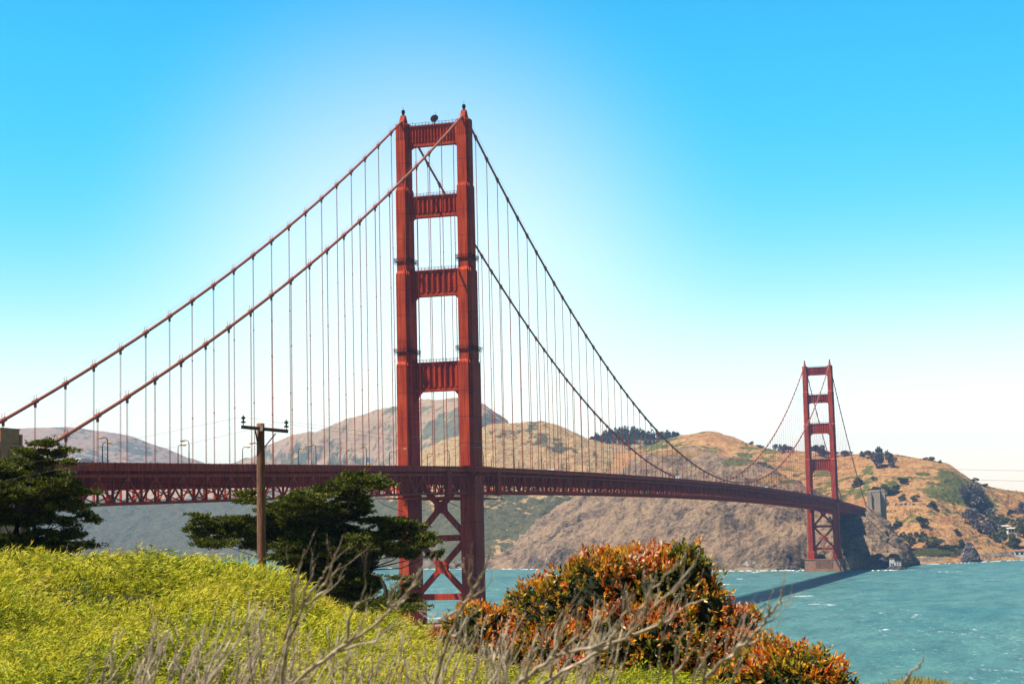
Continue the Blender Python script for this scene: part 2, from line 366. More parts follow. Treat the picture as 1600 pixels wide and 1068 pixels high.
# tan spur with the hazy shore slope below it
def vf(u, v, T, nk):
    below = 1/(1+np.exp(-(v-775)/6.0)); veg = (.50+.35/(1+np.exp((u-700)/60)))*below+.14
    veg += blob(u, v, [(850, 690, 10, 14, .45), (872, 700, 12, 18, .5), (830, 668, 10, 8, .4), (900, 712, 30, 7, .3), (770, 800, 120, 40, .3), (300, 820, 300, 60, .5)])-blob(u, v, [(765, 790, 60, 13, .6), (700, 790, 30, 10, .3), (500, 790, 40, 6, .6)])
    return veg, blob(u, v, [(760, 878, 60, 10, .8), (650, 880, 40, 8, .8)])
sheet('hills', -800, 1120, 640,
   [[(-800, 900, 5200), (-200, 883, 5200), (0, 876, 5200), (200, 872, 5000), (400, 871, 4500), (500, 875, 3800), (560, 885, 2950), (600, 885, None), (640, 887, None), (750, 887, None), (830, 887, None), (1120, 887, 2600)],
    [(-800, 850, 5400), (0, 846, 5400), (400, 840, 4700), (500, 840, 4000), (600, 842, 3120), (750, 835, 2800), (900, 830, 2800), (1120, 830, 2850)],
    [(-800, 805, 5700), (0, 802, 5700), (400, 795, 5000), (500, 788, 4300), (600, 780, 3400), (680, 760, 3200), (750, 745, 3050), (900, 755, 3050), (1120, 790, 3050)],
    [(-800, 783, 6000), (0, 786, 6000), (300, 782, 5600), (400, 778, 5200), (500, 762, 4500), (600, 738, 3660), (660, 706, 3500), (700, 686, 3450), (745, 670, 3400), (770, 662, 3400), (800, 661, 3400), (830, 659, 3380), (860, 661, 3360), (890, 674, 3340), (920, 689, 3300), (950, 700, 3280), (985, 712, 3260), (1010, 728, 3260), (1040, 745, 3260), (1120, 780, 3260)]],
   [40, 60, 90], M_SPUR, 20, 200, vegf=vf, crestamp=.12, guano=[(590, 884, 6, 4), (864, 875, 5, 7)])
# wooded ridge
def vf(u, v, T, nk): return .5+0*u, 0*u
sheet('wooded_hill', 840, 1180, 160, [[(840, 800, 2950), (1180, 800, 2950)], [(840, 735, 3350), (940, 712, 3350), (1010, 708, 3350), (1080, 705, 3350), (1180, 740, 3350)],
   [(840, 712, 3600), (900, 700, 3600), (930, 688, 3600), (950, 681, 3600), (985, 677, 3600), (1010, 681, 3600), (1040, 686, 3600), (1080, 690, 3600), (1180, 715, 3600)]],
   [40, 50], M_SPUR, 9, 160, vegf=vf, crestamp=.2)
# right hand hill across the bay
def vf(u, v, T, nk):
    veg = .10+blob(u, v, [(1500, 765, 42, 28, 1.0), (1470, 745, 16, 18, .5), (1540, 790, 30, 22, .6), (1525, 760, 30, 15, .6), (1470, 800, 40, 9, .45), (1395, 765, 12, 10, .5), (1358, 735, 13, 9, .6), (1440, 805, 30, 10, .3), (1090, 700, 50, 14, .55), (1020, 695, 50, 12, .5), (1160, 715, 22, 16, .6), (1205, 705, 16, 12, .6), (1290, 740, 25, 9, .25),
       (1560, 840, 50, 10, .25), (1530, 850, 60, 9, .25), (1430, 865, 50, 6, .9), (1650, 800, 50, 25, .4), (1800, 830, 100, 30, .5), (1290, 765, 20, 12, .4)])
    return veg, blob(u, v, [(1440, 873, 50, 4, 1.0), (1570, 866, 60, 6, .9), (1700, 866, 60, 8, .9)])
sheet('hillside', 960, 2100, 700,
   [[(960, 885, 2620), (1300, 885, 2520), (1390, 884, 2400), (1425, 880, None), (1500, 878, None), (1530, 876, None), (1600, 873, 2400), (1700, 871, 2400), (1900, 868, 2400), (2100, 866, 2400)],
    [(960, 870, 2660), (1300, 870, 2560), (1390, 873, 2440), (1430, 866, 2350), (1480, 865, 2350), (1500, 866, 2385), (1530, 863, 2400), (1600, 864, 2430), (1700, 860, 2430), (2100, 855, 2430)],
    [(960, 830, 2750), (1300, 830, 2600), (1390, 830, 2480), (1430, 824, 2450), (1480, 828, 2450), (1530, 842, 2460), (1600, 850, 2480), (1700, 848, 2480), (2100, 846, 2480)],
    [(960, 785, 2850), (1300, 788, 2640), (1370, 790, 2560), (1400, 790, 2540), (1450, 789, 2540), (1500, 810, 2560), (1560, 828, 2600), (1600, 832, 2650), (1700, 830, 2650), (2100, 830, 2650)],
    [(960, 783, 2865), (1300, 785, 2656), (1370, 787, 2575), (1400, 787, 2556), (1450, 786, 2556), (1500, 803, 2580), (1560, 815, 2650), (1600, 818, 2700), (1700, 820, 2700), (2100, 822, 2700)],
    [(960, 735, 3000), (1100, 720, 2960), (1300, 745, 2770), (1400, 750, 2700), (1480, 762, 2700), (1560, 790, 2780), (1600, 795, 2850), (1700, 808, 2850), (2100, 815, 2850)],
    [(960, 712, 3150), (1000, 702, 3150), (1040, 688, 3150), (1080, 679, 3150), (1110, 675, 3150), (1140, 683, 3120), (1180, 696, 3080), (1230, 705, 3020), (1270, 707, 2980), (1310, 709, 2940), (1340, 712, 2900), (1365, 710, 2880), (1400, 712, 2860), (1440, 718, 2850), (1480, 728, 2850), (1500, 740, 2860), (1530, 757, 2880), (1560, 766, 2900), (1600, 773, 2950), (1700, 790, 3000), (1850, 806, 3000), (2100, 815, 3000)]],
   [14, 40, 40, 8, 60, 60], M_RIGHT, 9.5, 130, vegf=vf, crestamp=.15)
# cliff headland at the north tower
def shoreD(u, v):
    q = PZ(u, v, 0); return math.hypot(q[0]-CAM[0], q[1]-CAM[1])
cl_sh = [(700, 887, None), (760, 888, None), (800, 888, None), (850, 888, None), (900, 888.5, None), (960, 889, None), (1010, 890, None), (1060, 890, None), (1100, 890, None), (1160, 890, None), (1230, 889.5, None), (1262, 888.5, None), (1290, 888, None), (1320, 888.5, None), (1360, 889, None), (1385, 888.5, None), (1410, 886, None), (1424, 882, None), (1440, 880, 2350)]
cr_pts = [(700, 891, 60), (760, 884, 60), (800, 862, 90), (850, 822, 170), (900, 788, 250), (940, 766, 290), (975, 740, 310), (1000, 722, 320), (1030, 711, 320), (1060, 708, 310), (1100, 708, 290), (1130, 714, 270), (1160, 722, 260), (1200, 740, 250), (1240, 756, 250), (1262, 768, 250), (1290, 782, 255), (1320, 792, 262), (1350, 801, 270), (1368, 808, 275), (1385, 828, 265), (1400, 848, 250), (1412, 866, 220), (1424, 880, 150), (1440, 884, 60)]
base = {700: 2600, 760: 2570, 800: 2530, 850: 2440, 900: 2370, 940: 2320, 975: 2290, 1000: 2270, 1030: 2240, 1060: 2205, 1100: 2160, 1130: 2140, 1160: 2121, 1200: 2100, 1240: 2085, 1262: 2075, 1290: 2062, 1320: 2050, 1350: 2035, 1368: 2030, 1385: 2030, 1400: 2040, 1412: 2100, 1424: 2180, 1440: 2350}
crest = [(u, v, base[u]+d_) for u, v, d_ in cr_pts]
def frac(k, kd, dv=0): 
    out = []
    for (u, v, d_) in cr_pts:
        vs = 888.5 if u < 1400 else 884; out.append((u, vs+(v-vs)*k+dv*(math.sin(u*.11)+.6*math.sin(u*.27+1)), base[u]+d_*kd))
    return out
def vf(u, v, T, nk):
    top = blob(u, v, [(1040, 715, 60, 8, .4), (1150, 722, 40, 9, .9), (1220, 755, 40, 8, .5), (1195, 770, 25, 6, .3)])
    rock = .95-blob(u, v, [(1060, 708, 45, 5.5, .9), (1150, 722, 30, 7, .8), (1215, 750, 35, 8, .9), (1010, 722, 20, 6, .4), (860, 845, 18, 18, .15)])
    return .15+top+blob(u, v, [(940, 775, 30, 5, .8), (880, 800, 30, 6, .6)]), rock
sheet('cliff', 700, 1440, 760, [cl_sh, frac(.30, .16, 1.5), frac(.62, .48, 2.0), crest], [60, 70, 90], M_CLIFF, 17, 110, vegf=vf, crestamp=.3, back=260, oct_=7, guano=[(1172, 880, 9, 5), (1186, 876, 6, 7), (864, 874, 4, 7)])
# ------------------------------------------------------------------ bluff under the camera (polar sheet)
def ground_z(az, D):
    """az in pixels of the picture (u), D metres"""
    lft = np.interp(D, [0, 10, 20, 35, 60, 80, 100, 140, 200, 300, 450, 620, 760], [48.7, 47.9, 47.6, 47.2, 45.8, 45.0, 44.2, 36, 26, 16, 9, 3, -6])
    mid = np.interp(D, [0, 10, 20, 35, 60, 80, 100, 120, 150, 200, 260, 760], [48.7, 47.9, 47.4, 46.6, 45.4, 44.6, 43.6, 36, 20, 5, -6, -8])
    rgt = np.interp(D, [0, 10, 20, 35, 60, 100, 150, 180, 260, 760], [48.7, 47.7, 46.4, 43.5, 37, 24, 6, -5, -8, -8])
    a_ = np.clip((az-620)/400, 0, 1); a_ = a_*a_*(3-2*a_); b_ = np.clip((140-az)/350, 0, 1); b_ = b_*b_*(3-2*b_)
    return (mid*(1-a_)+rgt*a_)*(1-b_)+lft*b_
yaw0 = math.atan2(_F[1], _F[0])
ths = np.linspace(-math.pi, math.pi, 361); Ds = np.concatenate([[.05], np.geomspace(.8, 760, 110)])
TH, DD = np.meshgrid(ths, Ds); uu = 800+FPX*np.tan(np.clip(-TH, -1.2, 1.2)); uu = np.where(np.abs(TH) > 1.2, np.where(TH > 0, -9000, 9000), uu)
gz = ground_z(uu, DD); bh = np.clip((np.abs(TH)-1.0)/.8, 0, 1); gz = gz*(1-bh)+(48.7+fbm(np.stack([TH*2, DD*.01, 0*DD], -1), 3)*3)*bh*1.0
gx = CAM[0]+np.cos(yaw0+TH)*DD; gy = CAM[1]+np.sin(yaw0+TH)*DD
gz = gz+fbm(np.stack([gx, gy, 0*gx], -1)*.12, 5)*.25*np.clip(DD/8, .1, 3)
idx = np.arange(TH.size).reshape(TH.shape)
m, t, b, o = newmat('bluff_soil'); n = noise(t, .6, 8, .7)
t.links.new(rampnode(t, n, [(.3, (.05, .055, .02)), (.5, (.12, .11, .04)), (.7, (.22, .17, .08))]), b.inputs['Base Color']); b.inputs['Roughness'].default_value = 1; bump(t, b, n, .3)
gr = npmesh('ground', np.stack([gx, gy, gz], -1).reshape(-1, 3), np.stack([idx[:-1, :-1], idx[:-1, 1:], idx[1:, 1:], idx[1:, :-1]], -1).reshape(-1, 4), m, smooth=True); gr['kind'] = 'structure'
# ------------------------------------------------------------------ water
m, t, b, o = newmat('sea_water')
wv = noise(t, .055, 6, .62, stretch=(1, .35, 1, 0, 0, .6)); sw = noise(t, .009, 4, .6, stretch=(1, .3, 1, 0, 0, .5)); fine = noise(t, .35, 5, .65, stretch=(1, .5, 1, 0, 0, .6))
c = rampnode(t, sw, [(.32, (.05, .165, .155)), (.5, (.09, .21, .175)), (.68, (.10, .225, .205))])
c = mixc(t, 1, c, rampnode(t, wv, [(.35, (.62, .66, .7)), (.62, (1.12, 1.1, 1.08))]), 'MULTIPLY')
fz = noise(t, .05, 8, .75, stretch=(.55, .22, 1, 0, 0, .35)); fz2 = noise(t, .006, 3, .6, stretch=(1, .5, 1, 0, 0, .3))
cap = rampnode(t, mth(t, 'ADD', fz, mth(t, 'MULTIPLY', fz2, .45)), [(.872, (0, 0, 0)), (.90, (.9, .9, .9))])
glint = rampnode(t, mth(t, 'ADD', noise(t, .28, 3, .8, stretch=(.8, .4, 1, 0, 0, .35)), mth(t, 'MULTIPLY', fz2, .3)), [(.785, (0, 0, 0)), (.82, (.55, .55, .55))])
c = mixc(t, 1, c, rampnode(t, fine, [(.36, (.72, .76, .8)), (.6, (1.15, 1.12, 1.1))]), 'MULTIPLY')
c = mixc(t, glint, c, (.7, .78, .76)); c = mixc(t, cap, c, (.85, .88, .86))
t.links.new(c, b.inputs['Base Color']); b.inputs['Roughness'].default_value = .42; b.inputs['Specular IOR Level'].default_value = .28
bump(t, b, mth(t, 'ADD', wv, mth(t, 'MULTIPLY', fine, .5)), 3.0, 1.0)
wm = MB(); wm.add([(-9500, -3500, 0), (9500, -3500, 0), (9500, 9800, 0), (-9500, 9800, 0)], [(0, 1, 2, 3)])
wobj = wm.build('water', m); wobj['kind'] = 'structure'
# surf along the far shores
sf = MB()
def surf(pts, wd):
    for (u0, v0), (u1, v1) in zip(pts[:-1], pts[1:]):
        n_ = max(2, int(abs(u1-u0)/3))
        for k in range(n_):
            if random.random() < .35: continue
            a_ = k/n_; b_ = (k+1)/n_; p = PZ(u0+(u1-u0)*a_, v0+(v1-v0)*a_+.4, .05); q = PZ(u0+(u1-u0)*b_, v0+(v1-v0)*b_+.4, .05)
            d = (p-CAM); d[2] = 0; d = d/np.linalg.norm(d)*wd*random.uniform(.4, 1.3); h = random.uniform(.15, .7)
            sf.add([p-d, q-d, q+(0, 0, h), p+(0, 0, h), q+d, p+d], [(0, 1, 2, 3), (3, 2, 4, 5)])
surf([(600, 886), (640, 888), (760, 888), (840, 888.5)], 6); surf([(1090, 891), (1160, 891), (1262, 890)], 9); surf([(1320, 891), (1392, 890), (1412, 889)], 7); surf([(1424, 882), (1500, 879), (1600, 874)], 3)
so_ = sf.build('surf', plain('foam', (.78, .8, .8), .9, .08)); tag(so_, kind='stuff'); so_['label'] = 'white surf foam along the foot of the far cliffs'
# ================================================================== BRIDGE
E_ = 13.7; SP = 15.24
def cable_z(y):
    zt = 227.0
    if -1 <= y <= 1281: tt = (y-640)/640; return 83.8+(zt-83.8)*tt*tt
    tt = (-y/343) if y < 0 else (y-1280)/343
    return zt+(68.4-zt)*tt-4*9.9*tt*(1-tt)
def deck_z(y):
    if 0 <= y <= 1280: tt = (y-640)/640; return 81.0-4.63*tt*tt
    return 76.4+8.44*y/343 if y < 0 else 76.4-8.44*(y-1280)/343
bridge = empty('suspension_bridge', (0, 0, 0), 'long orange-red suspension bridge with two tall towers crossing the strait', 'bridge')
SEG = [(197, 224.6, 3.4, 5.6, 6.6, 4.6), (161, 197, 3.5, 5.8, 8.9, 6.3), (122.4, 161, 3.6, 6.0, 12.2, 8.6), (72, 122.4, 3.7, 6.2, 14.4, 10.4), (22, 72, 3.8, 6.4, 15.6, 11.6), (13, 22, 5.6, 8.6, 18.2, 14.0)]
def leg(xc, y0):
    mb = MB()
    for (z0, z1, w1, w2, L1, L2) in SEG:
        a_, b_ = w1/2, w2/2; wm_ = (w1+w2)/4; A, B = L1/2, L2/2; Mm = (L1+L2)/4
        pl = [(-a_, -A), (a_, -A), (a_, -Mm), (wm_, -Mm), (wm_, -B), (b_, -B), (b_, B), (wm_, B), (wm_, Mm), (a_, Mm), (a_, A), (-a_, A), (-a_, Mm), (-wm_, Mm), (-wm_, B), (-b_, B), (-b_, -B), (-wm_, -B), (-wm_, -Mm), (-a_, -Mm)]
        n_ = len(pl); tp = z1-1.3 if z1 < 220 else z1
        vs = [(xc+p[0], y0+p[1], z0) for p in pl]+[(xc+p[0], y0+p[1], tp) for p in pl]
        fs = [(i, (i+1) % n_, (i+1) % n_+n_, i+n_) for i in range(n_)]
        if z1 < 220:   # chamfered shoulder
            vs += [(xc+p[0]*.86, y0+p[1]*(.84 if z1 > 80 else .95), z1+.02) for p in pl]; fs += [(i+n_, (i+1) % n_+n_, (i+1) % n_+2*n_, i+2*n_) for i in range(n_)]; fs.append(tuple(range(2*n_, 3*n_)))
        else: fs.append(tuple(range(n_, 2*n_)))
        fs.append(tuple(range(n_))[::-1]); mb.add(vs, fs)
    # crown: saddle housing
    mb.prism([(y0-3.0, 224.6), (y0+3.0, 224.6), (y0+1.9, 226.6), (y0+.7, 228.6), (y0-.7, 228.6), (y0-1.9, 226.6)], xc-1.05, xc+1.05, 'yz')
    for k in (-1, 1):  # vertical ribs on the capital
        for j in range(4): mb.box(xc-1.5+j*.9, xc-1.2+j*.9, y0+k*3.3-.12, y0+k*3.3+.12, 217.5, 224.2)
    return mb
def strut_poly(zt, zb, hz_, hw, th, x):
    """closed outline with stepped haunches; x = half clear width"""
    R_ = []; st = [(0, -hz_), (hw*.28, -hz_), (hw*.28, -hz_*.62), (hw*.55, -hz_*.62), (hw*.55, -hz_*.36), (hw*.85, -hz_*.30), (hw*1.25, -hz_*.12), (hw*1.9, 0)]
    for dx, dz in st: R_.append((-x+dx, zb+dz))
    L_ = [(-p[0], p[1]) for p in R_][::-1]; up = [(x, zt+th), (x-.7, zt+th*.55), (x-1.6, zt+th*.15), (x-2.6, zt), (-x+2.6, zt), (-x+1.6, zt+th*.15), (-x+.7, zt+th*.55), (-x, zt+th)]
    return R_+L_+up
def strut(y0, zt, zb, hz_, hw, th, nfl):
    mb = MB(); x = 11.6; P_ = strut_poly(zt, zb, hz_, hw, th, x)
    mb.prism(P_, y0-.9, y0+.9)
    for s in (-1, 1):
        ys = sorted((y0+s*.9, y0+s*1.45)); fx = 10.7
        mb.box(-fx, fx, ys[0], ys[1], zt-1.5, zt-.25); mb.box(-fx, fx, ys[0]+.0, ys[1], zb+.15, zb+1.35)
        mb.box(-fx, -fx+.9, ys[0], ys[1], zb+1.35, zt-1.5); mb.box(fx-.9, fx, ys[0], ys[1], zb+1.35, zt-1.5)
        for k in range(nfl):
            c_ = -fx+.9+(2*fx-1.8)*(k+.5)/nfl; hw_ = (2*fx-1.8)/nfl*.30; y_ = y0+s*.9; yt = y0+s*1.75
            z0_, z1_ = zb+1.7, zt-1.9
            mb.add([(c_-hw_, y_, z0_-.3), (c_+hw_, y_, z0_-.3), (c_-hw_*.45, yt, z0_), (c_+hw_*.45, yt, z0_), (c_-hw_, y_, z1_+.3), (c_+hw_, y_, z1_+.3), (c_-hw_*.45, yt, z1_), (c_+hw_*.45, yt, z1_)],
                   [(0, 1, 3, 2), (4, 6, 7, 5), (0, 2, 6, 4), (1, 5, 7, 3), (2, 3, 7, 6)])
    mb.box(-11, 11, y0-1.9, y0+1.9, zt-.25, zt+.05)
    return mb
def brace(y0):
    mb = MB(); x = 11.5
    for zt, zb in ((74, 48.5), (48.5, 24.3)):
        for s in (-1, 1):
            mb.beam((-x*s, y0, zt), (x*s, y0, zb), 2.0, 2.5, up=(0, 1, 0)); 
        zc = (zt+zb)/2; g_ = 2.5
        mb.prism([(-g_, zc-1.3), (-1.6, zc-g_), (1.6, zc-g_), (g_, zc-1.3), (g_, zc+1.3), (1.6, zc+g_), (-1.6, zc+g_), (-g_, zc+1.3)], y0-1.3, y0+1.3)
        for s in (-1, 1):
            mb.prism([(s*11.6, zb-4.5), (s*11.6, zb+5), (s*9.3, zb+2.4), (s*8.4, zb+1.2), (s*8.4, zb-1.2), (s*9.3, zb-2.4)], y0-1.28, y0+1.28)
        mb.box(-11.5, 11.5, y0-1.25, y0+1.25, zb-1.25, zb+1.25)
    return mb
for ti, y0 in enumerate((0.0, 1280.0)):
    for s in (-1, 1):
        lg = leg(s*E_, y0).build('tower_leg', M_STEEL, bridge)
        bc = MB(); bc.lathe((s*E_, y0, 228.5), [(.75, 0), (.75, .5), (.45, .6), (.45, 1.0), (.8, 1.1), (.8, 2.2), (.5, 2.6), (.08, 2.8), (.05, 4.2)], 10)
        bc.build('beacon', M_DARK, lg)
        for zz, hw, hl in ((165.0, 3.45, 5.0), (126.5, 3.6, 6.7)):
            pf = MB(); pf.box(s*E_-hw, s*E_+hw, y0-hl, y0+hl, zz-.12, zz)
            for hgt in (.6, 1.2):
                for q in (-1, 1):
                    pf.beam((s*E_-hw, y0+q*hl, zz+hgt), (s*E_+hw, y0+q*hl, zz+hgt), .12, .12); pf.beam((s*E_+q*hw, y0-hl, zz+hgt), (s*E_+q*hw, y0+hl, zz+hgt), .12, .12)
            for k in range(9):
                for q in (-1, 1): pf.beam((s*E_-hw+2*hw*k/8, y0+q*hl, zz), (s*E_-hw+2*hw*k/8+.3, y0+q*hl, zz+1.6+.4*math.sin(k*2.7)), .1, .1)
            for k in range(12):
                for q in (-1, 1): pf.beam((s*E_+q*hw, y0-hl+2*hl*k/11, zz-1.2), (s*E_+q*hw, y0-hl+2*hl*k/11, zz+1.5), .1, .1)
            if ti == 0: pf.build('work_platform', M_DARK, lg)
    for zt, zb, hz_, hw, th, nf in ((223.3, 214.3, 2.6, 1.5, 1.2, 14), (192.8, 183.6, 3.4, 1.5, 1.6, 10), (161, 149.8, 7.5, 1.9, 2.0, 8), (122, 109.6, 13.5, 2.3, 2.0, 8)):
        st_ = strut(y0, zt, zb, hz_, hw, th, nf).build('portal_strut', M_STEEL, bridge)
        rl = MB()
        for q in (-1, 1):
            rl.beam((-10.5, y0+q*1.8, zt+1.1), (10.5, y0+q*1.8, zt+1.1), .12, .12)
            for k in range(15): rl.beam((-10.5+1.5*k, y0+q*1.8, zt), (-10.5+1.5*k, y0+q*1.8, zt+1.2+(.5 if k % 4 == 1 else 0)), .1, .1)
        rl.build('handrail', M_DARK, st_)
        if zt > 220 and ti == 0:
            dsh = MB(); dsh.lathe((0, 0, 0), [(.3, -.6), (1.3, -.35), (1.75, .1), (1.8, .2), (1.5, .3), (.2, .5)], 20)
            rot = Matrix.Rotation(math.radians(72), 4, 'X') @ Matrix.Rotation(0, 4, 'Z')
            dsh.v = [tuple(rot @ Vector(v_)+Vector((.4, y0, 226.2))) for v_ in dsh.v]
            dsh.beam((.4, y0, 223.3), (.4, y0, 226), .35, .35); dsh.beam((-.8, y0+.5, 223.3), (.3, y0, 226), .15, .15); dsh.beam((.9, y0, 226), (.9, y0, 229.4), .08, .08)
            dsh.build('radar_dish', M_DARK, st_)
    brace(y0).build('cross_brace', M_STEEL, bridge)
    pr = MB(); pr.box(-20.5, 20.5, y0-14, y0+14, -12, 12.7)
    pr.box(-20.9, 20.9, y0-14.4, y0+14.4, 12.7, 13.1)
    for s in (-1, 1):
        ys = y0+s*14
        for k in range(12): pr.box(-8.8+k*1.6-.35, -8.8+k*1.6+.35, min(ys, ys+s*.55), max(ys, ys+s*.55), 3.2, 12.4)
        for k in range(12): pr.box(*sorted((s*20.5, s*21.0)), y0-9+k*1.6-.3, y0-9+k*1.6+.3, 3.2, 12.4)
    pr.box(-21.4, 21.4, y0-15, y0+15, -12, 2.9)
    pr.build('pier', M_PIER, bridge)
# cables
for s in (-1, 1):
    mb = MB(); ys = list(np.arange(-343, 1623.1, 7.62)); ys = sorted(set([round(float(y), 2) for y in ys]+[0.0, 1280.0]))
    mb.tube([(s*E_, y, cable_z(y)) for y in ys], .50, 8)
    for k in range(1, 22):   # cable bands at the hangers
        for yy in (-SP*k, 1280+SP*k):
            d = Vector((0, 1, (cable_z(yy+1)-cable_z(yy-1))/2)).normalized(); c_ = Vector((s*E_, yy, cable_z(yy)))
            mb.tube([c_-d*1.0, c_-d*.95, c_+d*.95, c_+d*1.0], [.6, .72, .72, .6], 8)
            for q in (-.8, .8): mb.beam(c_+Vector((q*.5, 0, .5)), c_+Vector((q*.5, 0, 1.9)), .08, .08)
            mb.box(s*E_-.25, s*E_+.25, yy-.35, yy+.35, c_.z-1.6, c_.z-.5)
    for k in range(1, 84):
        yy = SP*k
        if abs(yy-1280) < 2: continue
        d = Vector((0, 1, (cable_z(yy+1)-cable_z(yy-1))/2)).normalized(); c_ = Vector((s*E_, yy, cable_z(yy)))
        mb.tube([c_-d*1.0, c_-d*.95, c_+d*.95, c_+d*1.0], [.6, .72, .72, .6], 8)
        if cable_z(yy)-deck_z(yy) > 6: mb.box(s*E_-.25, s*E_+.25, yy-.35, yy+.35, c_.z-1.6, c_.z-.5)
    # hand ropes above the cable
    for q in (-.55, .55):
        mb.tube([(s*E_+q, y, cable_z(y)+1.55) for y in ys if y < 1200], .03, 3)
    mb.build('main_cable', M_CABLE, bridge, smooth=True)
# suspenders
sus = []
for s in (-1, 1):
    for k in range(1, 22): sus += [(s, -SP*k), (s, 1280+SP*k)]
    for k in range(1, 84): sus.append((s, SP*k))
sus.sort(key=lambda q: -((cable_z(q[1])-deck_z(q[1]))/math.hypot(q[0]*E_-CAM[0], q[1]-CAM[1])) if q[1] < 640 else 1)
def susp(mb, s, y):
    zt = cable_z(y)-.4; zb = deck_z(y)-1.7
    if zt-deck_z(y) < .6: return
    for q in (-.27, .27):
        mb.tube([(s*E_, y+q, zt), (s*E_, y+q, zb)], (.075 if y < 900 else .05), 4, cap=False)
    if zt-zb > 50:
        for f in (.33, .66): mb.box(s*E_-.1, s*E_+.1, y-.42, y+.42, zb+(zt-zb)*f, zb+(zt-zb)*f+.3)
    mb.box(s*E_-.35, s*E_+.35, y-.45, y+.45, zb-.6, zb+.1)
for s, y in sus[:100]:
    mb = MB(); susp(mb, s, y); mb.build('suspender', M_STEEL, bridge)
mb = MB()
for s, y in sus[100:]: susp(mb, s, y)
o = mb.build('suspender_ropes', M_STEEL, bridge); o['kind'] = 'stuff'
# deck: trusses, floor, rails
Y0, Y1, PN = -420.0, 1640.0, 7.62
ks = range(int(math.ceil(Y0/PN)), int(Y1/PN)+1)
for s in (-1, 1):
    mb = MB(); x = s*E_
    for k in ks:
        ya, yb = k*PN, (k+1)*PN; za, zb = deck_z(ya), deck_z(yb)
        mb.beam((x, ya, za-2.0), (x, yb, zb-2.0), .75, .8); mb.beam((x, ya, za-9.25), (x, yb, zb-9.25), .85, .8)
        mb.box(x-.28, x+.28, ya-.22, ya+.22, za-8.9, za-2.3)
        if k % 2 == 0:
            mb.beam((x, ya, za-2.3), (x, yb, zb-8.9), .45, .42, up=(1, 0, 0)); mb.box(x-.5, x+.5, ya-.8, ya+.8, za-3.3, za-1.7)
        else:
            mb.beam((x, ya, za-8.9), (x, yb, zb-2.3), .45, .42, up=(1, 0, 0)); mb.box(x-.5, x+.5, ya-.7, ya+.7, za-9.6, za-8.4)
    mb.build('side_truss', M_STEEL, bridge)
    mb = MB()
    for k in ks:
        ya, yb = k*PN, (k+1)*PN; za, zb = deck_z(ya), deck_z(yb); xr = s*14.35
        mb.beam((xr, ya, za+1.36), (xr, yb, zb+1.36), .22, .14); mb.beam((xr, ya, za+.66), (xr, yb, zb+.66), .07, 1.2)
        mb.beam((xr, ya, za-.35), (xr, yb, zb-.35), .22, .75)
        for j in (0, .5): yy = ya+PN*j; mb.box(xr-.14, xr+.14, yy-.12, yy+.12, deck_z(yy)-.2, deck_z(yy)+1.5)
        mb.add([(s*13.9, ya-.12, za-1.6), (s*13.9, ya+.12, za-1.6), (s*14.3, ya+.12, za-.7), (s*14.3, ya-.12, za-.7), (s*13.9, ya-.12, za-.5), (s*13.9, ya+.12, za-.5)], [(0, 1, 2, 3), (0, 3, 4), (1, 5, 2), (2, 5, 4, 3)])
    mb.build('railing', M_STEEL, bridge)
    for y0 in (0, 1280):  # sidewalk passing round the tower leg
        mb = MB(); z_ = deck_z(y0)
        pl = [(s*14.3, y0-14), (s*18.9, y0-10.5), (s*18.9, y0+10.5), (s*14.3, y0+14)]
        mb.prism(pl, z_-.9, z_-.1, 'xy')
        for a_, b_ in zip(pl[:-1], pl[1:]):
            mb.beam((*a_, z_+.6), (*b_, z_+.6), .1, 1.3); mb.beam((*a_, z_+1.36), (*b_, z_+1.36), .24, .14)
        for yy in (-9, -4.5, 0, 4.5, 9): mb.add([(s*16.9, y0+yy-.15, z_-3.0), (s*16.9, y0+yy+.15, z_-3.0), (s*18.8, y0+yy+.15, z_-1.0), (s*18.8, y0+yy-.15, z_-1.0), (s*16.9, y0+yy-.15, z_-.9), (s*16.9, y0+yy+.15, z_-.9)], [(0, 1, 2, 3), (0, 3, 4), (1, 5, 2), (2, 5, 4, 3)])
        mb.build('sidewalk_bay', M_STEEL, bridge)
mb = MB(); fl = MB()
for k in ks:
    ya, yb = k*PN, (k+1)*PN; za, zb = deck_z(ya), deck_z(yb)
    mb.add([(-14.2, ya, za-.05), (14.2, ya, za-.05), (14.2, yb, zb-.05), (-14.2, yb, zb-.05), (-14.2, ya, za-.35), (14.2, ya, za-.35), (14.2, yb, zb-.35), (-14.2, yb, zb-.35)], [(0, 1, 2, 3), (7, 6, 5, 4), (0, 4, 5, 1), (2, 6, 7, 3), (1, 5, 6, 2), (3, 7, 4, 0)])
    fl.box(-13.3, 13.3, ya-.18, ya+.18, za-5.4, za-.36)
    for q in (-9, -4.5, 0, 4.5, 9): fl.beam((q, ya, za-.75), (q, yb, zb-.75), .3, .75)
    fl.beam((-13.3, ya, za-9.2), (13.3, ya, za-9.2), .4, .5)
    if k % 2 == 0: fl.beam((-13.3, ya, za-9.2), (0, yb, zb-9.2), .35, .35); fl.beam((13.3, ya, za-9.2), (0, yb, zb-9.2), .35, .35)
    else: fl.beam((0, ya, za-9.2), (-13.3, yb, zb-9.2), .35, .35); fl.beam((0, ya, za-9.2), (13.3, yb, zb-9.2), .35, .35)
    if k % 2 == 0:
        for s in (-1, 1): fl.beam((s*13.3, ya, za-9.0), (0, ya, za-3.2), .28, .28)
mb.build('roadway', M_ROAD, bridge); fl.build('floor_system', M_STEEL, bridge)
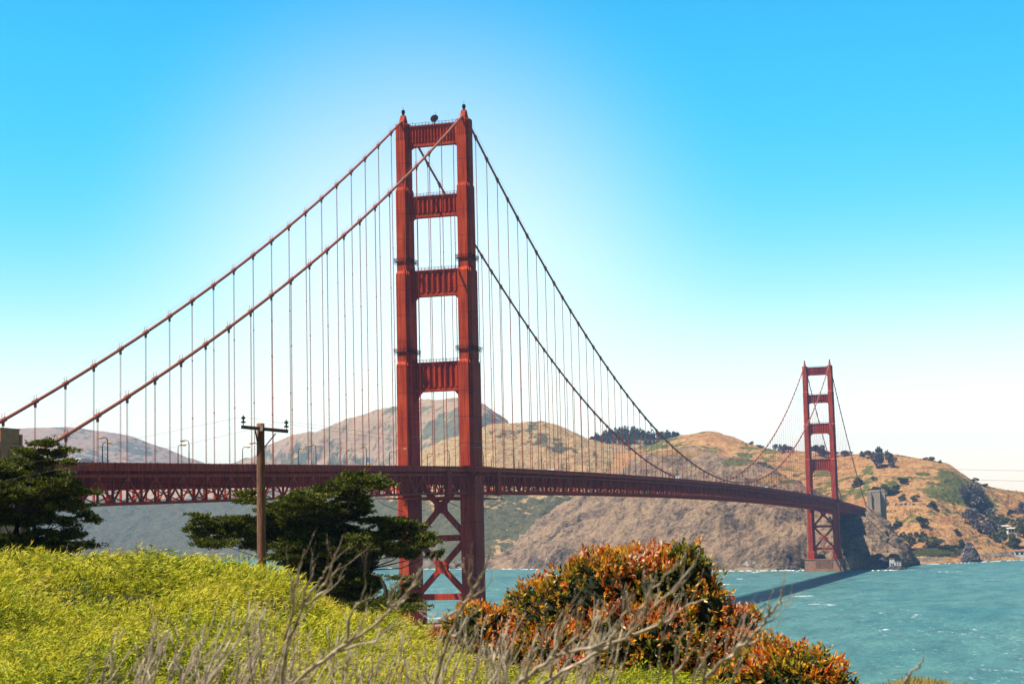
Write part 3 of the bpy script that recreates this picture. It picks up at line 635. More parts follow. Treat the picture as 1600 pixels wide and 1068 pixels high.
# tall housings on the east truss beside the south tower
for yc, w_ in ((-33, 5.5), (34, 5.5)):
    mb = MB(); z_ = deck_z(yc); x0, x1 = 13.9, 15.4
    mb.box(x0, x1, yc-w_/2, yc+w_/2, z_-10.6, z_-.4)
    for k in range(7): mb.box(x1, x1+.08, yc-w_/2, yc+w_/2, z_-10.3+k*1.55, z_-10.1+k*1.55)
    for q in (-1, 1): mb.box(x1, x1+.1, yc+q*w_*.47-.12, yc+q*w_*.47+.12, z_-10.6, z_-.4)
    mb.build('truss_housing', M_STEEL, bridge)
# maintenance scaffold under the deck with a sagging containment net
mb = MB(); zs = 64.9
for x in (-14, -7, 0, 7, 14):
    mb.beam((x, -38, zs), (x, 42, zs), .2, .3); mb.beam((x, -38, zs+1.2), (x, 42, zs+1.2), .08, .08)
for k in range(31):
    yy = -38+80*k/30
    mb.beam((-15, yy, zs-.1), (15, yy, zs-.1), .16, .16)
    for x in (-14, 14): mb.beam((x, yy, zs), (x, yy+(1.2 if k % 2 else -1.2), zs+1.6), .08, .08)
mb.build('scaffold', M_STEEL, bridge)
mb = MB()
for x in (-14, 14):
    mb.tube([(x, -38+80*k/24, zs-5.2*math.sqrt(max(0, 1-((k-12)/12)**2))*(.55+.45*abs(1-((k-12)/12)**2))) for k in range(25)], .11, 4)
mb.build('net_rope', M_DARK, bridge)
# concrete pylons
def pylon(yc, sgn, zt, zb, label, g):
    r = empty('concrete_pylon', (sgn*13.7, yc, zb), label, 'pylon', g); q = Vector((sgn*13.7, yc, zb))
    mb = MB(); d = zt-zb
    mb.box(-3.6, 2.2, -7.6, 7.6, 0, d-4.1)
    mb.box(-2.6, 1.6, -1.2, 6.6, d-4.1, d-.6); mb.box(-3.0, 2.0, 6.7, 7.4, d-4.1, d-1.6)
    mb.box(-4.4, 3.0, -9.2, 9.2, 0, d-17)
    for k in (-5, -1.7, 1.7, 5): mb.box(2.2, 2.5, k-.5, k+.5, 2, d-5.5)
    mb.build('shaft', M_CONC, r)
    cp = MB(); cp.box(-3.8, 2.4, -7.8, -1.3, d-4.1, d-3.7); cp.box(-2.75, 1.75, -1.35, 6.75, d-.6, d-.3); cp.build('coping', M_CONC, r)
pylon(-350, 1, 77.2, 2, 'stepped concrete bridge pylon at the left edge above the dark cypress', 'concrete pylons')
pylon(-350, -1, 77.2, 2, 'concrete bridge pylon on the far side of the deck beyond the left edge', 'concrete pylons')
M_CONC2 = plain('pale_concrete', (.38, .29, .21), .9, .15, .2)
def npyl(x, y, zt, zb, w_, l_, label):
    r = empty('concrete_pylon', (x, y, zb), label, 'pylon', 'concrete pylons'); d = zt-zb
    mb = MB(); mb.box(-w_/2, w_/2, -l_/2, l_/2, 0, d-2.5); mb.box(-w_/2+.6, w_/2-.6, -l_/2+.6, l_/2-.6, d-2.5, d)
    for k in (-1, 1): mb.box(-w_/2-.4, w_/2+.4, k*l_/2*.7-.7, k*l_/2*.7+.7, 0, d-4)
    mb.build('shaft', M_CONC2, r)
    cp = MB(); cp.box(-w_/2-.3, w_/2+.3, -l_/2-.3, l_/2+.3, d-2.9, d-2.5); cp.build('coping', M_CONC2, r)
qa = PX(1369, 800, 2330); npyl(qa[0], qa[1], 92.5, 25, 12.5, 12, 'broad pale stepped concrete pylon at the far right end of the bridge deck')
qa = PX(1381, 800, 2332); npyl(qa[0], qa[1], 93, 25, 5.5, 8, 'narrow concrete pylon shaft just right of the broad pale one')
qa = PX(1360, 800, 2326); npyl(qa[0], qa[1], 90, 25, 5, 7, 'narrow shaded concrete pylon shaft just left of the broad pale one')
# ------------------------------------------------------------------ street lamps on the deck
ORD = ['first', 'second', 'third', 'fourth', 'fifth', 'sixth', 'seventh', 'eighth', 'ninth', 'tenth', 'eleventh', 'twelfth', 'thirteenth', 'fourteenth', 'fifteenth', 'sixteenth', 'seventeenth', 'eighteenth', 'nineteenth', 'twentieth', 'twenty-first', 'twenty-second', 'twenty-third', 'twenty-fourth', 'twenty-fifth', 'twenty-sixth', 'twenty-seventh', 'twenty-eighth', 'twenty-ninth', 'thirtieth', 'thirty-first', 'thirty-second', 'thirty-third', 'thirty-fourth']
def mk_lamp():
    r = bpy.data.objects.new('street_lamp', None); COL.objects.link(r)
    mb = MB(); mb.lathe((0, 0, 0), [(.26, 0), (.26, 1.1), (.17, 1.3), (.13, 7.0)], 8); mb.build('post', M_DARK, r)
    mb = MB(); pts = [(0, 0, 6.9), (.05, 0, 7.5), (.35, 0, 7.95), (.9, 0, 8.15), (1.6, 0, 8.15)]; mb.tube(pts, .11, 6); mb.build('arm', M_DARK, r)
    mb = MB(); mb.lathe((2.05, 0, 7.78), [(.22, 0), (.5, .12), (.55, .3), (.3, .48)], 8)
    mb.v = [(2.05+(a_-2.05)*1.6, b_, c_) for a_, b_, c_ in mb.v]; mb.build('lamp_head', M_LAMPHEAD, r); return r
lamp0 = mk_lamp(); first = True
for s, off, side in ((1, -21, 'east'), (-1, -30, 'west')):
    n_s = n_n = 0
    for k in sorted(range(-7, 30), key=lambda k: off+45.72*k):
        y = off+45.72*k
        if y < -330 or y > 1270: continue
        if y < 0: idx_ = int((-y)//45.72); lab = 'street lamp on the %s side of the deck, %s one left of the near tower' % (side, ORD[idx_])
        else: lab = 'street lamp on the %s side of the deck, %s one right of the near tower' % (side, ORD[n_n]); n_n += 1
        if first: r = lamp0; first = False
        else:
            r = lamp0.copy(); COL.objects.link(r)
            for ch in list(lamp0.children):
                c_ = ch.copy(); COL.objects.link(c_); c_.parent = r
        r.location = (s*11.2, y, deck_z(y)-.05); r.rotation_euler = (0, 0, math.pi if s > 0 else 0)
        tag(r, lab, 'street lamp', 'street lamps along the bridge deck')
        if s > 0 and abs(y+112.4) < 3:
            r['label'] = 'street lamp on the east side of the deck carrying a blue and yellow banner'
            mb = MB(); mb.box(-.95, -.2, -.05, .05, 2.6, 4.4); mb.build('blue_banner', M_BANNER, r)
            mb = MB(); mb.box(-.95, -.2, -.05, .05, 1.7, 2.598); mb.build('yellow_banner', M_BANNERY, r)
def deck_y(u, x):
    lo, hi = -300.0, 1270.0
    for _ in range(40):
        m_ = (lo+hi)/2
        if proj((x, m_, deck_z(m_)))[0] < u: lo = m_
        else: hi = m_
    return lo
M_VAN = plain('white_van_paint', (.75, .75, .74), .35, .05)
M_GL = plain('van_glass', (.03, .035, .04), .15, .1); M_TY = plain('van_tyre', (.02, .02, .02), .8)
for u_, lab in ((1058, 'white box truck on the deck where the near cable meets the roadway'), (1196, 'white box truck on the deck between midspan and the far tower'), (87, 'white van roof on the deck behind the left cypress'), (862, 'white van crossing the deck right of the near tower')):
    y_ = deck_y(u_, 6.0); r = empty('box_truck', (7.0, y_, deck_z(y_)), lab, 'truck', 'trucks crossing the bridge'); hgt = 3.7 if u_ > 900 else 2.6
    mb = MB(); mb.prism([(-3.6, .6), (1.4, .6), (1.4, hgt), (-3.5, hgt), (-3.6, hgt-.1)], -1.2, 1.2, 'yz'); mb.build('cargo_box', M_VAN, r)
    mb = MB(); mb.prism([(1.5, .5), (3.5, .5), (3.6, 1.4), (2.9, 2.3), (1.5, 2.4)], -1.1, 1.1, 'yz'); mb.build('cab', M_VAN, r)
    mb = MB(); mb.prism([(1.9, 1.5), (3.3, 1.5), (2.85, 2.15), (1.9, 2.2)], -1.12, 1.12, 'yz'); mb.build('window', M_GL, r)
    for a_ in (-2.4, 2.5):
        for b_ in (-1.0, 1.0): mb = MB(); mb.tube([(b_-.12, a_, .45), (b_+.12, a_, .45)], .45, 10); mb.build('wheel', M_TY, r)
# people walking along the east sidewalk
def person_mesh(name, lean, m_):
    J = [(0, 0, .98), (0, 0, 1.2), (0, 0, 1.42), (0, lean, 1.56), (0, lean*1.2, 1.70), (-.19, 0, 1.40), (-.24, .02, 1.12), (-.22, .14, .88), (.19, 0, 1.40), (.24, -.02, 1.12), (.22, -.10, .88), (-.10, 0, .90), (-.11, .12, .48), (-.11, .18, .06), (-.11, .28, .03), (.10, 0, .90), (.11, -.10, .48), (.11, -.22, .06), (.11, -.12, .03)]
    ED = [(0, 1), (1, 2), (2, 3), (3, 4), (2, 5), (5, 6), (6, 7), (2, 8), (8, 9), (9, 10), (0, 11), (11, 12), (12, 13), (13, 14), (0, 15), (15, 16), (16, 17), (17, 18)]
    RD = [.15, .15, .14, .07, .115, .07, .05, .04, .07, .05, .04, .10, .07, .05, .045, .10, .07, .05, .045]
    me = bpy.data.meshes.new(name); me.from_pydata(J, ED, []); o = bpy.data.objects.new(name, me); COL.objects.link(o); me.materials.append(m_)
    sk = o.modifiers.new('skin', 'SKIN')
    if not me.skin_vertices: me.attributes.new('skin', 'FLOAT', 'POINT')
    sv = me.skin_vertices[0].data if me.skin_vertices else None
    if sv:
        for i_, r_ in enumerate(RD): sv[i_].radius = (r_, r_)
        sv[0].use_root = True
    o.modifiers.new('sub', 'SUBSURF').levels = 1; return o
PM = [plain('clothes_'+c_, v_, .9, .1) for c_, v_ in (('dark', (.03, .03, .04)), ('pale', (.6, .58, .55)), ('blue', (.05, .12, .3)), ('red', (.4, .04, .03)))]
rp = random.Random(3); ys_p = sorted(rp.uniform(-318, -45) for _ in range(18)); cn = ['dark', 'pale', 'blue', 'red']
for i_, y_ in enumerate(ys_p):
    c_ = rp.choice([0, 0, 1, 2, 3]); o = person_mesh('person', rp.uniform(-.03, .05), PM[c_]); o.location = (13.2+rp.uniform(-.7, .5), y_, deck_z(y_)-.03); o.rotation_euler = (0, 0, rp.choice([0, math.pi])+rp.uniform(-.3, .3)); s_p = rp.uniform(.96, 1.08); o.scale = (s_p, s_p, s_p)
    tag(o, '%s clothed walker on the near bridge sidewalk, %s from the left behind the rail' % (cn[c_], ORD[i_]), 'person', 'people walking over the bridge')
# ================================================================== FAR TREES, HOUSES, ROCKS
M_FT = [leafmat('far_dark_leaves', [(0, (.028, .034, .012)), (1, (.085, .09, .03))], .1), leafmat('far_green_leaves', [(0, (.06, .07, .014)), (1, (.20, .19, .045))], .1), leafmat('far_grey_leaves', [(0, (.08, .065, .06)), (1, (.26, .22, .19))], .1)]
M_BARK = plain('bark', (.06, .045, .035), .9, .3, 4)
protos = {}
def far_proto(kind, variant):
    rs = np.random.RandomState(100+kind*10+variant); r = bpy.data.objects.new('hill_tree', None)
    n_ = 1700; cl = rs.normal(size=(9, 3))*np.array([.30, .30, .20])+np.array([0, 0, .58])
    c_ = cl[rs.randint(0, 9, n_)]; d = unit(rs.normal(size=(n_, 3))); rr = rs.uniform(.4, 1, n_)[:, None]**.5
    P = c_+d*rr*np.array([.24, .24, .17])*rs.uniform(.7, 1.2, (n_, 1))
    P[:, 2] = np.maximum(P[:, 2], .08)
    V, Fq, rn = leafdata(P, d+rs.normal(size=(n_, 3))*.4+np.array([0, 0, .3]), rs.uniform(.08, .15, n_), rs.uniform(.07, .12, n_), rs.uniform(0, 1, n_), rs=rs)
    cr_o = npmesh('crown', V, Fq, M_FT[kind], {'rnd': rn}); 
    mb = MB(); mb.tube([(0, 0, -.1), (.02, 0, .3), (-.02, .02, .7)], [.035, .028, .012], 6)
    for k in range(4):
        a_ = k*1.6; mb.tube([(0, 0, .25+.08*k), (.2*math.cos(a_), .2*math.sin(a_), .5+.06*k)], [.015, .006], 5)
    tr_o = mb.build('trunk', M_BARK); return cr_o, tr_o
FAR = [('hillside', 1375, 732, 20, 34, 2, 'tall grey-purple eucalyptus near the top of the golden hill'), ('hillside', 1393, 720, 11, 10, 0, 'round dark tree standing alone just under the hill crest'),
 ('hillside', 1362, 714, 16, 10, 2, 'low wispy grey tree on the crest left of the dark round one'), ('hillside', 1348, 713, 6, 8, 2, 'small wind-bent tree on the crest, leftmost right of the far tower'),
 ('hillside', 1411, 752, 15, 6, 0, 'flat dark bush alone in the middle of the pink-tan slope'), ('hillside', 1391, 773, 20, 15, 1, 'bright green clump of trees mid slope'), ('hillside', 1401, 769, 11, 10, 0, 'dark tree attached to the right of the green mid slope clump'),
 ('hillside', 1410, 782, 10, 10, 1, 'small round olive tree above the coast road'), ('hillside', 1431, 783, 9, 9, 1, 'small olive tree above the row of parked cars'), ('hillside', 1365, 766, 15, 6, 0, 'flat brown bush left of the green mid slope clump'),
 ('hillside', 1366, 751, 6, 8, 2, 'tiny leafless bush on the slope under the grey eucalyptus'), ('hillside', 1381, 788, 12, 15, 2, 'grey tree by the road just right of the concrete pylon'), ('hillside', 1371, 788, 10, 9, 1, 'low green tree behind the concrete pylon'),
 ('hillside', 1458, 793, 12, 9, 0, 'dark bush at the right end of the coast road'), ('hillside', 1442, 823, 17, 14, 0, 'broad black-green tree on the bluff under the road'), ('hillside', 1406, 826, 12, 11, 0, 'dark tree on the bluff near the pylon'), ('hillside', 1399, 825, 8, 6, 2, 'reddish bush left of the dark bluff tree'),
 ('hillside', 1418, 842, 8, 10, 0, 'narrow dark tree low on the bluff'), ('hillside', 1428, 851, 14, 17, 1, 'light green tree above the beach scrub'), ('hillside', 1439, 846, 10, 13, 0, 'dark tree right of the light green one above the beach'), ('hillside', 1454, 854, 22, 15, 1, 'wide bright green tree above the beach'),
 ('hillside', 1495, 836, 10, 8, 0, 'dark lone bush above the sea rock'), ('hillside', 1478, 861, 24, 9, 0, 'low dark thicket behind the beach left of the sea rock'), ('hillside', 1500, 857, 14, 12, 0, 'dark bush directly behind the sea rock'),
 ('hillside', 1512, 788, 24, 30, 2, 'tall blue-grey eucalyptus, left end of the grove'), ('hillside', 1524, 797, 26, 36, 2, 'largest blue-grey eucalyptus in the middle of the grove'), ('hillside', 1540, 803, 22, 26, 2, 'blue-grey eucalyptus at the right of the grove'), ('hillside', 1518, 818, 28, 22, 2, 'grey tree low in the grove'),
 ('hillside', 1532, 832, 28, 20, 2, 'spreading grey tree below the grove'), ('hillside', 1547, 836, 24, 18, 2, 'grey tree left of the white house'), ('hillside', 1558, 822, 20, 17, 1, 'green tree above the white house'), ('hillside', 1563, 848, 20, 22, 1, 'big olive tree in front of the white house'),
 ('hillside', 1578, 806, 12, 9, 0, 'dark bush on the slope above the white house'), ('hillside', 1597, 808, 16, 22, 2, 'purple-grey tree at the right edge, upper one'), ('hillside', 1594, 838, 20, 26, 1, 'large olive tree right of the white house'), ('hillside', 1584, 856, 20, 20, 1, 'olive tree below the white house by the shore'),
 ('hillside', 1455, 720, 8, 6, 1, 'small bush on the hill crest'), ('hillside', 1467, 724, 6, 5, 1, 'tiny bush on the hill crest, rightmost of three'), ('hillside', 1445, 718, 8, 4, 2, 'tiny thin bush on the hill crest, leftmost of three'), ('hillside', 1520, 752, 9, 5, 0, 'dark bush on the descending skyline, upper one'), ('hillside', 1537, 760, 10, 4, 0, 'dark bush on the descending skyline, lower one'),
 ('hillside', 1212, 703, 8, 9, 2, 'leftmost dark tree on the skyline left of the far tower'), ('hillside', 1222, 705, 12, 11, 2, 'middle tree on the skyline left of the far tower'), ('hillside', 1232, 706, 12, 9, 2, 'rightmost tree on the skyline left of the far tower'),
 ('hillside', 1274, 712, 16, 15, 0, 'dark round tree seen through the far tower, left one'), ('hillside', 1288, 713, 16, 15, 0, 'dark round tree seen through the far tower, right one'), ('hillside', 1320, 711, 20, 7, 2, 'low tree clump on the skyline right of the far tower'), ('hillside', 1189, 738, 14, 16, 2, 'purple-grey tree in the hollow left of the far tower'), ('hillside', 1200, 742, 14, 16, 2, 'grey tree in the hollow, nearest the far tower'),
 ('hillside', 1340, 760, 13, 12, 0, 'dark red-brown tree beside the backstay cable'), ('hillside', 1186, 700, 8, 5, 1, 'bush on the descending ridge above the bridge deck'), ('hillside', 1174, 694, 6, 5, 1, 'smaller bush higher on the descending ridge'),
 ('wooded_hill', 1056, 688, 11, 13, 0, 'rounded pine at the right end of the wooded skyline'), ('wooded_hill', 1041, 688, 7, 14, 0, 'pointed pine second from the right on the wooded skyline'), ('wooded_hill', 1031, 684, 9, 9, 0, 'low pine third from the right on the wooded skyline')]
for i, (sh, u, v, w_, h_, kd, lab) in enumerate(FAR):
    if (kd, i % 2) not in protos: protos[(kd, i % 2)] = far_proto(kd, i % 2); fresh = True
    else: fresh = False
    P = on_sheet(sh, u, v); D = np.linalg.norm(P-CAM); r = empty('hill_tree', tuple(P), lab, 'tree' if h_ > 8 else 'bush', 'trees on the far hills')
    for src in protos[(kd, i % 2)]:
        c_ = src if fresh else src.copy()
        if not fresh: COL.objects.link(c_)
        c_.parent = r
    r.scale = (w_*D/FPX*.95, w_*D/FPX*.95, h_*D/FPX*1.0); r.rotation_euler = (0, 0, i*1.3)
# wood on the ridge
G, pu, pv, T, ic = SHEETS['wooded_hill']; P = []; 
rows_ = np.where((T > ic-.75) & (T < ic+.25))[0]
for _ in range(430):
    j = RS.randint(20, 140); r = rows_[RS.randint(len(rows_))]; u = pu[0, j]
    if not (905 < u < 1085): continue
    if T[r] < ic-.15 and RS.rand() < (u-1000)/80: continue
    hh = RS.uniform(7, 16) if u > 930 else RS.uniform(7, 12); n_ = 90; q = RS.uniform(0, 1, n_); rad = hh*.34*(1-q)**.6
    th = RS.uniform(0, 6.28, n_); P.append(np.stack([G[r, j, 0]+rad*np.cos(th), G[r, j, 1]+rad*np.sin(th), G[r, j, 2]+hh*(.1+.9*q)], -1))
P = np.concatenate(P); V, Fq, rn = leafdata(P, RS.normal(size=P.shape)+np.array([0, 0, .6]), RS.uniform(1.5, 3.2, len(P)), RS.uniform(1, 2.2, len(P)), RS.uniform(0, 1, len(P)))
o = npmesh('woodland', V, Fq, M_FT[0], {'rnd': rn}); tag(o, 'dark pine wood covering the distant ridge behind the bridge', kind='stuff')
# green scrub behind the beach
P = []
for _ in range(420):
    q = on_sheet('hillside', RS.uniform(1415, 1505), RS.uniform(859, 868)); n_ = 50; d = unit(RS.normal(size=(n_, 3))); P.append(q+d*np.array([3.5, 3.5, 2.2])*RS.uniform(.5, 1, (n_, 1))+np.array([0, 0, 1.2]))
P = np.concatenate(P); V, Fq, rn = leafdata(P, RS.normal(size=P.shape)+np.array([0, 0, .8]), RS.uniform(.7, 1.4, len(P)), RS.uniform(.5, 1, len(P)), RS.uniform(.2, 1, len(P)))
o = npmesh('beach_scrub', V, Fq, M_FT[1], {'rnd': rn}); tag(o, 'band of green scrub behind the small beach', kind='stuff')
# coastal scrub scattered on the bluffs
P = []
for _ in range(1500):
    u = RS.uniform(1380, 1700); v = RS.uniform(795, 868) if RS.rand() < .7 else RS.uniform(745, 800)
    if v < 795 and u < 1455: continue
    if fbm(np.array([[u*.04, v*.09, 3.3]]), 3)[0] < .02: continue
    q = on_sheet('hillside', u, v); n_ = 16; s_ = RS.uniform(.5, 1.6); d = unit(RS.normal(size=(n_, 3))); P.append(q+d*np.array([2.2, 2.2, 1.2])*s_+np.array([0, 0, .5]))
P = np.concatenate(P); V, Fq, rn = leafdata(P, RS.normal(size=P.shape)+np.array([0, 0, .8]), RS.uniform(.8, 1.8, len(P)), RS.uniform(.6, 1.2, len(P)), RS.uniform(0, 1, len(P)))
o = npmesh('coastal_scrub', V, Fq, M_FT[1], {'rnd': rn}); tag(o, 'low dark scrub dotting the bluffs across the bay', kind='stuff')
# houses
M_WHITE = plain('white_plaster', (.62, .6, .57), .8, .08, .5); M_WIN = plain('window_glass', (.03, .035, .045), .2); M_ROOFR = plain('red_roof', (.30, .09, .05), .8)
def house(P, rz, L, Wd, H, nw, label, roof=M_WHITE):
    r = empty('house', tuple(P), label, 'house', None, rz)
    mb = MB(); mb.box(-L/2, L/2, -Wd/2, Wd/2, -3, H); w_o = mb.build('wall', M_WHITE, r)
    mb = MB(); mb.add([(-L/2-.6, -Wd/2-.6, H), (L/2+.6, -Wd/2-.6, H), (L/2+.6, Wd/2+.6, H), (-L/2-.6, Wd/2+.6, H), (-L/2+.6, 0, H+1.3), (L/2-.6, 0, H+1.3)], [(0, 1, 5, 4), (2, 3, 4, 5), (1, 2, 5), (3, 0, 4), (3, 2, 1, 0)]); mb.build('roof', roof, r)
    for k in range(nw):
        c_ = -L/2+L*(k+.5)/nw; mb = MB(); mb.box(c_-L/nw*.28, c_+L/nw*.28, -Wd/2-.12, -Wd/2+.1, H*.25, H*.8); mb.build('window', M_WIN, r)
P = on_sheet('hillside', 1566, 832)+np.array([0, 0, 3.0]); house(P, YAW, 15, 8, 5.5, 3, 'white flat house with dark windows among the trees, upper left wing')
P = on_sheet('hillside', 1579, 835)+np.array([0, 0, 2.0]); house(P, YAW+.15, 13, 8, 6.5, 3, 'white house with tall dark windows, lower right wing on the wooded slope')
P = on_sheet('hillside', 1593, 868); house(P, YAW-.2, 12, 8, 6, 2, 'small white boathouse by the shore at the right edge', M_ROOFR)
# cars on the coast road
CM = [plain('car_white', (.75, .75, .76), .3, .05), plain('car_grey', (.25, .26, .28), .3, .05), plain('car_dark', (.04, .04, .05), .3, .05)]
M_TYRE = plain('tyre', (.02, .02, .02), .8)
def car(P, rz, m_, lab):
    r = empty('parked_car', tuple(P), lab, 'car', 'cars parked along the coast road', rz)
    mb = MB(); mb.prism([(-2.2, .35), (2.2, .35), (2.25, .8), (1.9, .95), (1.2, 1.0), (.6, 1.5), (-1.4, 1.5), (-2.1, 1.0), (-2.25, .7)], -.9, .9); mb.build('body', m_, r)
    mb = MB(); mb.prism([(1.1, 1.02), (.58, 1.44), (-1.35, 1.44), (-1.95, 1.02)], -.92, .92); mb.build('window', M_WIN, r)
    for x in (-1.4, 1.4):
        for y in (-.85, .85):
            mb = MB(); mb.tube([(x, y-.12, .33), (x, y+.12, .33)], .33, 10); mb.build('wheel', M_TYRE, r)
for i, u in enumerate((1401, 1408, 1415, 1421, 1428, 1436, 1444, 1451)):
    P = on_sheet('hillside', u, 788)+np.array([0, 0, .4]); car(P, YAW+.1, CM[(0, 0, 1, 0, 2, 0, 1, 0)[i]], '%s car parked on the far coast road, %s from the left' % (('white', 'white', 'grey', 'white', 'dark', 'white', 'grey', 'white')[i], ORD[i]))
# rocks in the sea
def rockmesh(name, c, rx, ry, h, seed, label, white=.5, peak=(.0, .0)):
    nu, nv = 96, 60; th = np.linspace(0, 2*np.pi, nu, endpoint=False); tt = np.linspace(0, 1, nv)
    TT, TH_ = np.meshgrid(tt, th, indexing='ij'); r = (1-TT)**.75
    X = rx*r*np.cos(TH_)+peak[0]*TT*rx; Y = ry*r*np.sin(TH_)+peak[1]*TT*ry; Z_ = h*(1.08*TT)-.08*h
    Pn = np.stack([X, Y, Z_], -1); nz = fbm(Pn/(rx*.55)+seed, 6, True); d = unit(np.stack([np.cos(TH_), np.sin(TH_), .5+0*TH_], -1))
    Pn = Pn+d*(nz*rx*.34*(1-.6*TT))[..., None]+np.array(c)
    idx = np.arange(nu*nv).reshape(nv, nu); Fq = np.stack([idx[:-1], np.roll(idx[:-1], -1, 1), np.roll(idx[1:], -1, 1), idx[1:]], -1).reshape(-1, 4)
    m, t, b, o = newmat('sea_rock'); n1 = noise(t, .22, 6, .7); n2 = noise(t, .8, 5, .7)
    c1 = rampnode(t, n2, [(.3, (.02, .018, .024)), (.7, (.11, .08, .07))]); g_ = rampnode(t, n1, [(white, (0, 0, 0)), (white+.05, (1, 1, 1))])
    t.links.new(mixc(t, g_, c1, (.62, .6, .6)), b.inputs['Base Color']); b.inputs['Roughness'].default_value = .9
    return tag(npmesh(name, Pn.reshape(-1, 3), Fq, m), label, 'rock')
P = PZ(1517, 877.5); rockmesh('sea_rock', (P[0], P[1], 0), 13, 11, 25, 3.3, 'jagged dark sea rock streaked white standing off the beach', .60, (-.15, 0))
P = PZ(1401, 889); rockmesh('sea_rock', (P[0], P[1], 0), 10, 9, 5.5, 8.1, 'low brown rock carrying the small white light station', .62)
P = PZ(1374, 889); rockmesh('sea_rock', (P[0], P[1]+20, 0), 13, 13, 14, 5.2, 'brown rounded rock at the cliff foot left of the light station', .75)
P2 = PZ(1230, 889.5); rockmesh('sea_rock', (P2[0], P2[1]+4, 0), 15, 9, 7, 6.2, 'low tan rock at the waterline left of the far pier', .75)
Pc = PZ(1400, 889); r = empty('light_station', (Pc[0], Pc[1], 3.5), 'small white light station building on the low rock under the cliff', 'building')
mb = MB(); mb.box(-6.5, -1, -3, 3, 0, 8.0); mb.box(-1, 6, -3.5, 3.5, 0, 5); mb.build('wall', M_WHITE, r)
mb = MB(); mb.box(-6.9, -.8, -3.4, 3.4, 8.0, 8.5); mb.box(-1, 6.4, -3.9, 3.9, 5, 5.5); mb.build('roof', M_ROOFR, r)
for x in (-4.8, -2.6, 1.0, 3.6): mb = MB(); mb.box(x-.5, x+.5, -3.62, -2.9, 1.4, 3.4); mb.build('window', M_WIN, r)
# birds by the far tower
for i, (u, v) in enumerate(((1241, 578.5), (1245, 576), (1248.5, 574.5))):
    P = PX(u, v, 1400); mb = MB(); s_ = .7
    mb.tube([(0, -.5*s_, 0), (0, 0, .02), (0, .5*s_, 0)], [.03, .16, .04], 6); bd = None
    mb.add([(0, -.18, .05), (0, .18, .05), (-.8, .05, .35), (-.8, -.15, .35), (-1.6, -.2, .1), (.8, .05, .35), (.8, -.15, .35), (1.6, -.2, .1)], [(0, 1, 2, 3), (3, 2, 4), (1, 0, 6, 5), (5, 6, 7)])
    o = mb.build('flying_bird', M_DARK); o.location = tuple(P); o.rotation_euler = (0, .2, .5); tag(o, 'dark bird flying left of the far tower top, %s of three' % ('lowest', 'middle', 'highest')[i], 'bird', 'birds near the far tower')
# ================================================================== POLE AND WIRES
DP = 80.0; top = PX(407, 661, DP); P0 = PX(404.5, 868, DP); gzp = 44.6
r = empty('utility_pole', (top[0], top[1], gzp), 'leaning-free brown wooden utility pole with one dark crossarm in front of the bridge', 'utility pole')
r['label'] = 'brown wooden utility pole with a dark crossarm standing in front of the bridge'
s_ = DP/FPX; org = Vector((top[0], top[1], gzp))
def loc(P): return Vector(P)-org
mb = MB(); mb.tube([(0, 0, 0)]+[tuple(Vector((0, 0, 0)).lerp(loc(top), k/14)) for k in range(1, 15)], [.225-.0035*k+.006*math.sin(k*2.3) for k in range(15)], 14); mb.build('pole', M_WOODPOLE, r, smooth=True)
fo = Vector((-_F[0], -_F[1], 0)).normalized()*.24
aL = loc(PX(378, 667, DP))+fo; aR = loc(PX(451.5, 674, DP))+fo
mb = MB(); mb.beam(aL, aR, .13, .15); mb.build('crossarm', M_ARM, r)
mb = MB(); mb.beam(aL.lerp(aR, .40)+Vector((0, 0, .0)), aL.lerp(aR, .46)+Vector((0, 0, .0)), .19, .2); mb.build('clamp', plain('galvanised', (.55, .5, .42), .5), r)
for (u1, v1, u2, v2) in ((432, 677, 411.5, 702), (400, 672, 403, 690)):
    mb = MB(); mb.beam(loc(PX(u1, v1, DP))+fo, loc(PX(u2, v2, DP))+fo*.8, .035, .05); mb.build('brace', M_ARM, r)
ins = []
for (u, v) in ((381.5, 663), (448.5, 670)):
    p = loc(PX(u, v, DP))+fo; mb = MB(); mb.lathe(p, [(.02, -.12), (.02, .05), (.10, .06), (.11, .12), (.04, .14), (.035, .22), (.09, .24), (.10, .30), (.04, .34), (.02, .40)], 10); mb.build('insulator', M_GLASSI, r)
    ins.append(Vector(tuple(org+p+Vector((0, 0, .33)))))
def wire(start, pts, lab):
    mb = MB(); pp = [tuple(start)]+[tuple(PX(u, v, D)) for u, v, D in pts]; dense = []
    for i in range(len(pp)-1):
        p0 = Vector(pp[max(i-1, 0)]); p1 = Vector(pp[i]); p2 = Vector(pp[i+1]); p3 = Vector(pp[min(i+2, len(pp)-1)])
        for k in range(8):
            t_ = k/8; dense.append(.5*((2*p1)+(-p0+p2)*t_+(2*p0-5*p1+4*p2-p3)*t_**2+(-p0+3*p1-3*p2+p3)*t_**3))
    dense.append(Vector(pp[-1])); mb.tube(dense, .0045, 4); tag(mb.build('overhead_wire', M_WIRE), lab, 'wire', 'wires from the utility pole')
wire(ins[1], [(620, 680, 79), (750, 690, 78), (1000, 708, 76), (1340, 727, 73), (1600, 735, 70), (1900, 736, 66)], 'thin wire sagging right from the right-hand insulator, upper of the two')
wire(ins[0], [(620, 688, 79.5), (750, 699, 78.5), (1000, 719, 76.5), (1340, 741, 73.5), (1600, 751, 70.5), (1900, 753, 66.5)], 'thin wire sagging right from the left-hand insulator, lower of the two')
wire(ins[0], [(228, 682, 84), (120, 706, 87), (0, 735, 91), (-160, 780, 96)], 'thin wire falling left from the left-hand insulator')
wire(ins[1], [(285, 695, 82), (150, 722, 86), (0, 752, 90), (-160, 795, 95)], 'thin wire falling left from the right-hand insulator')
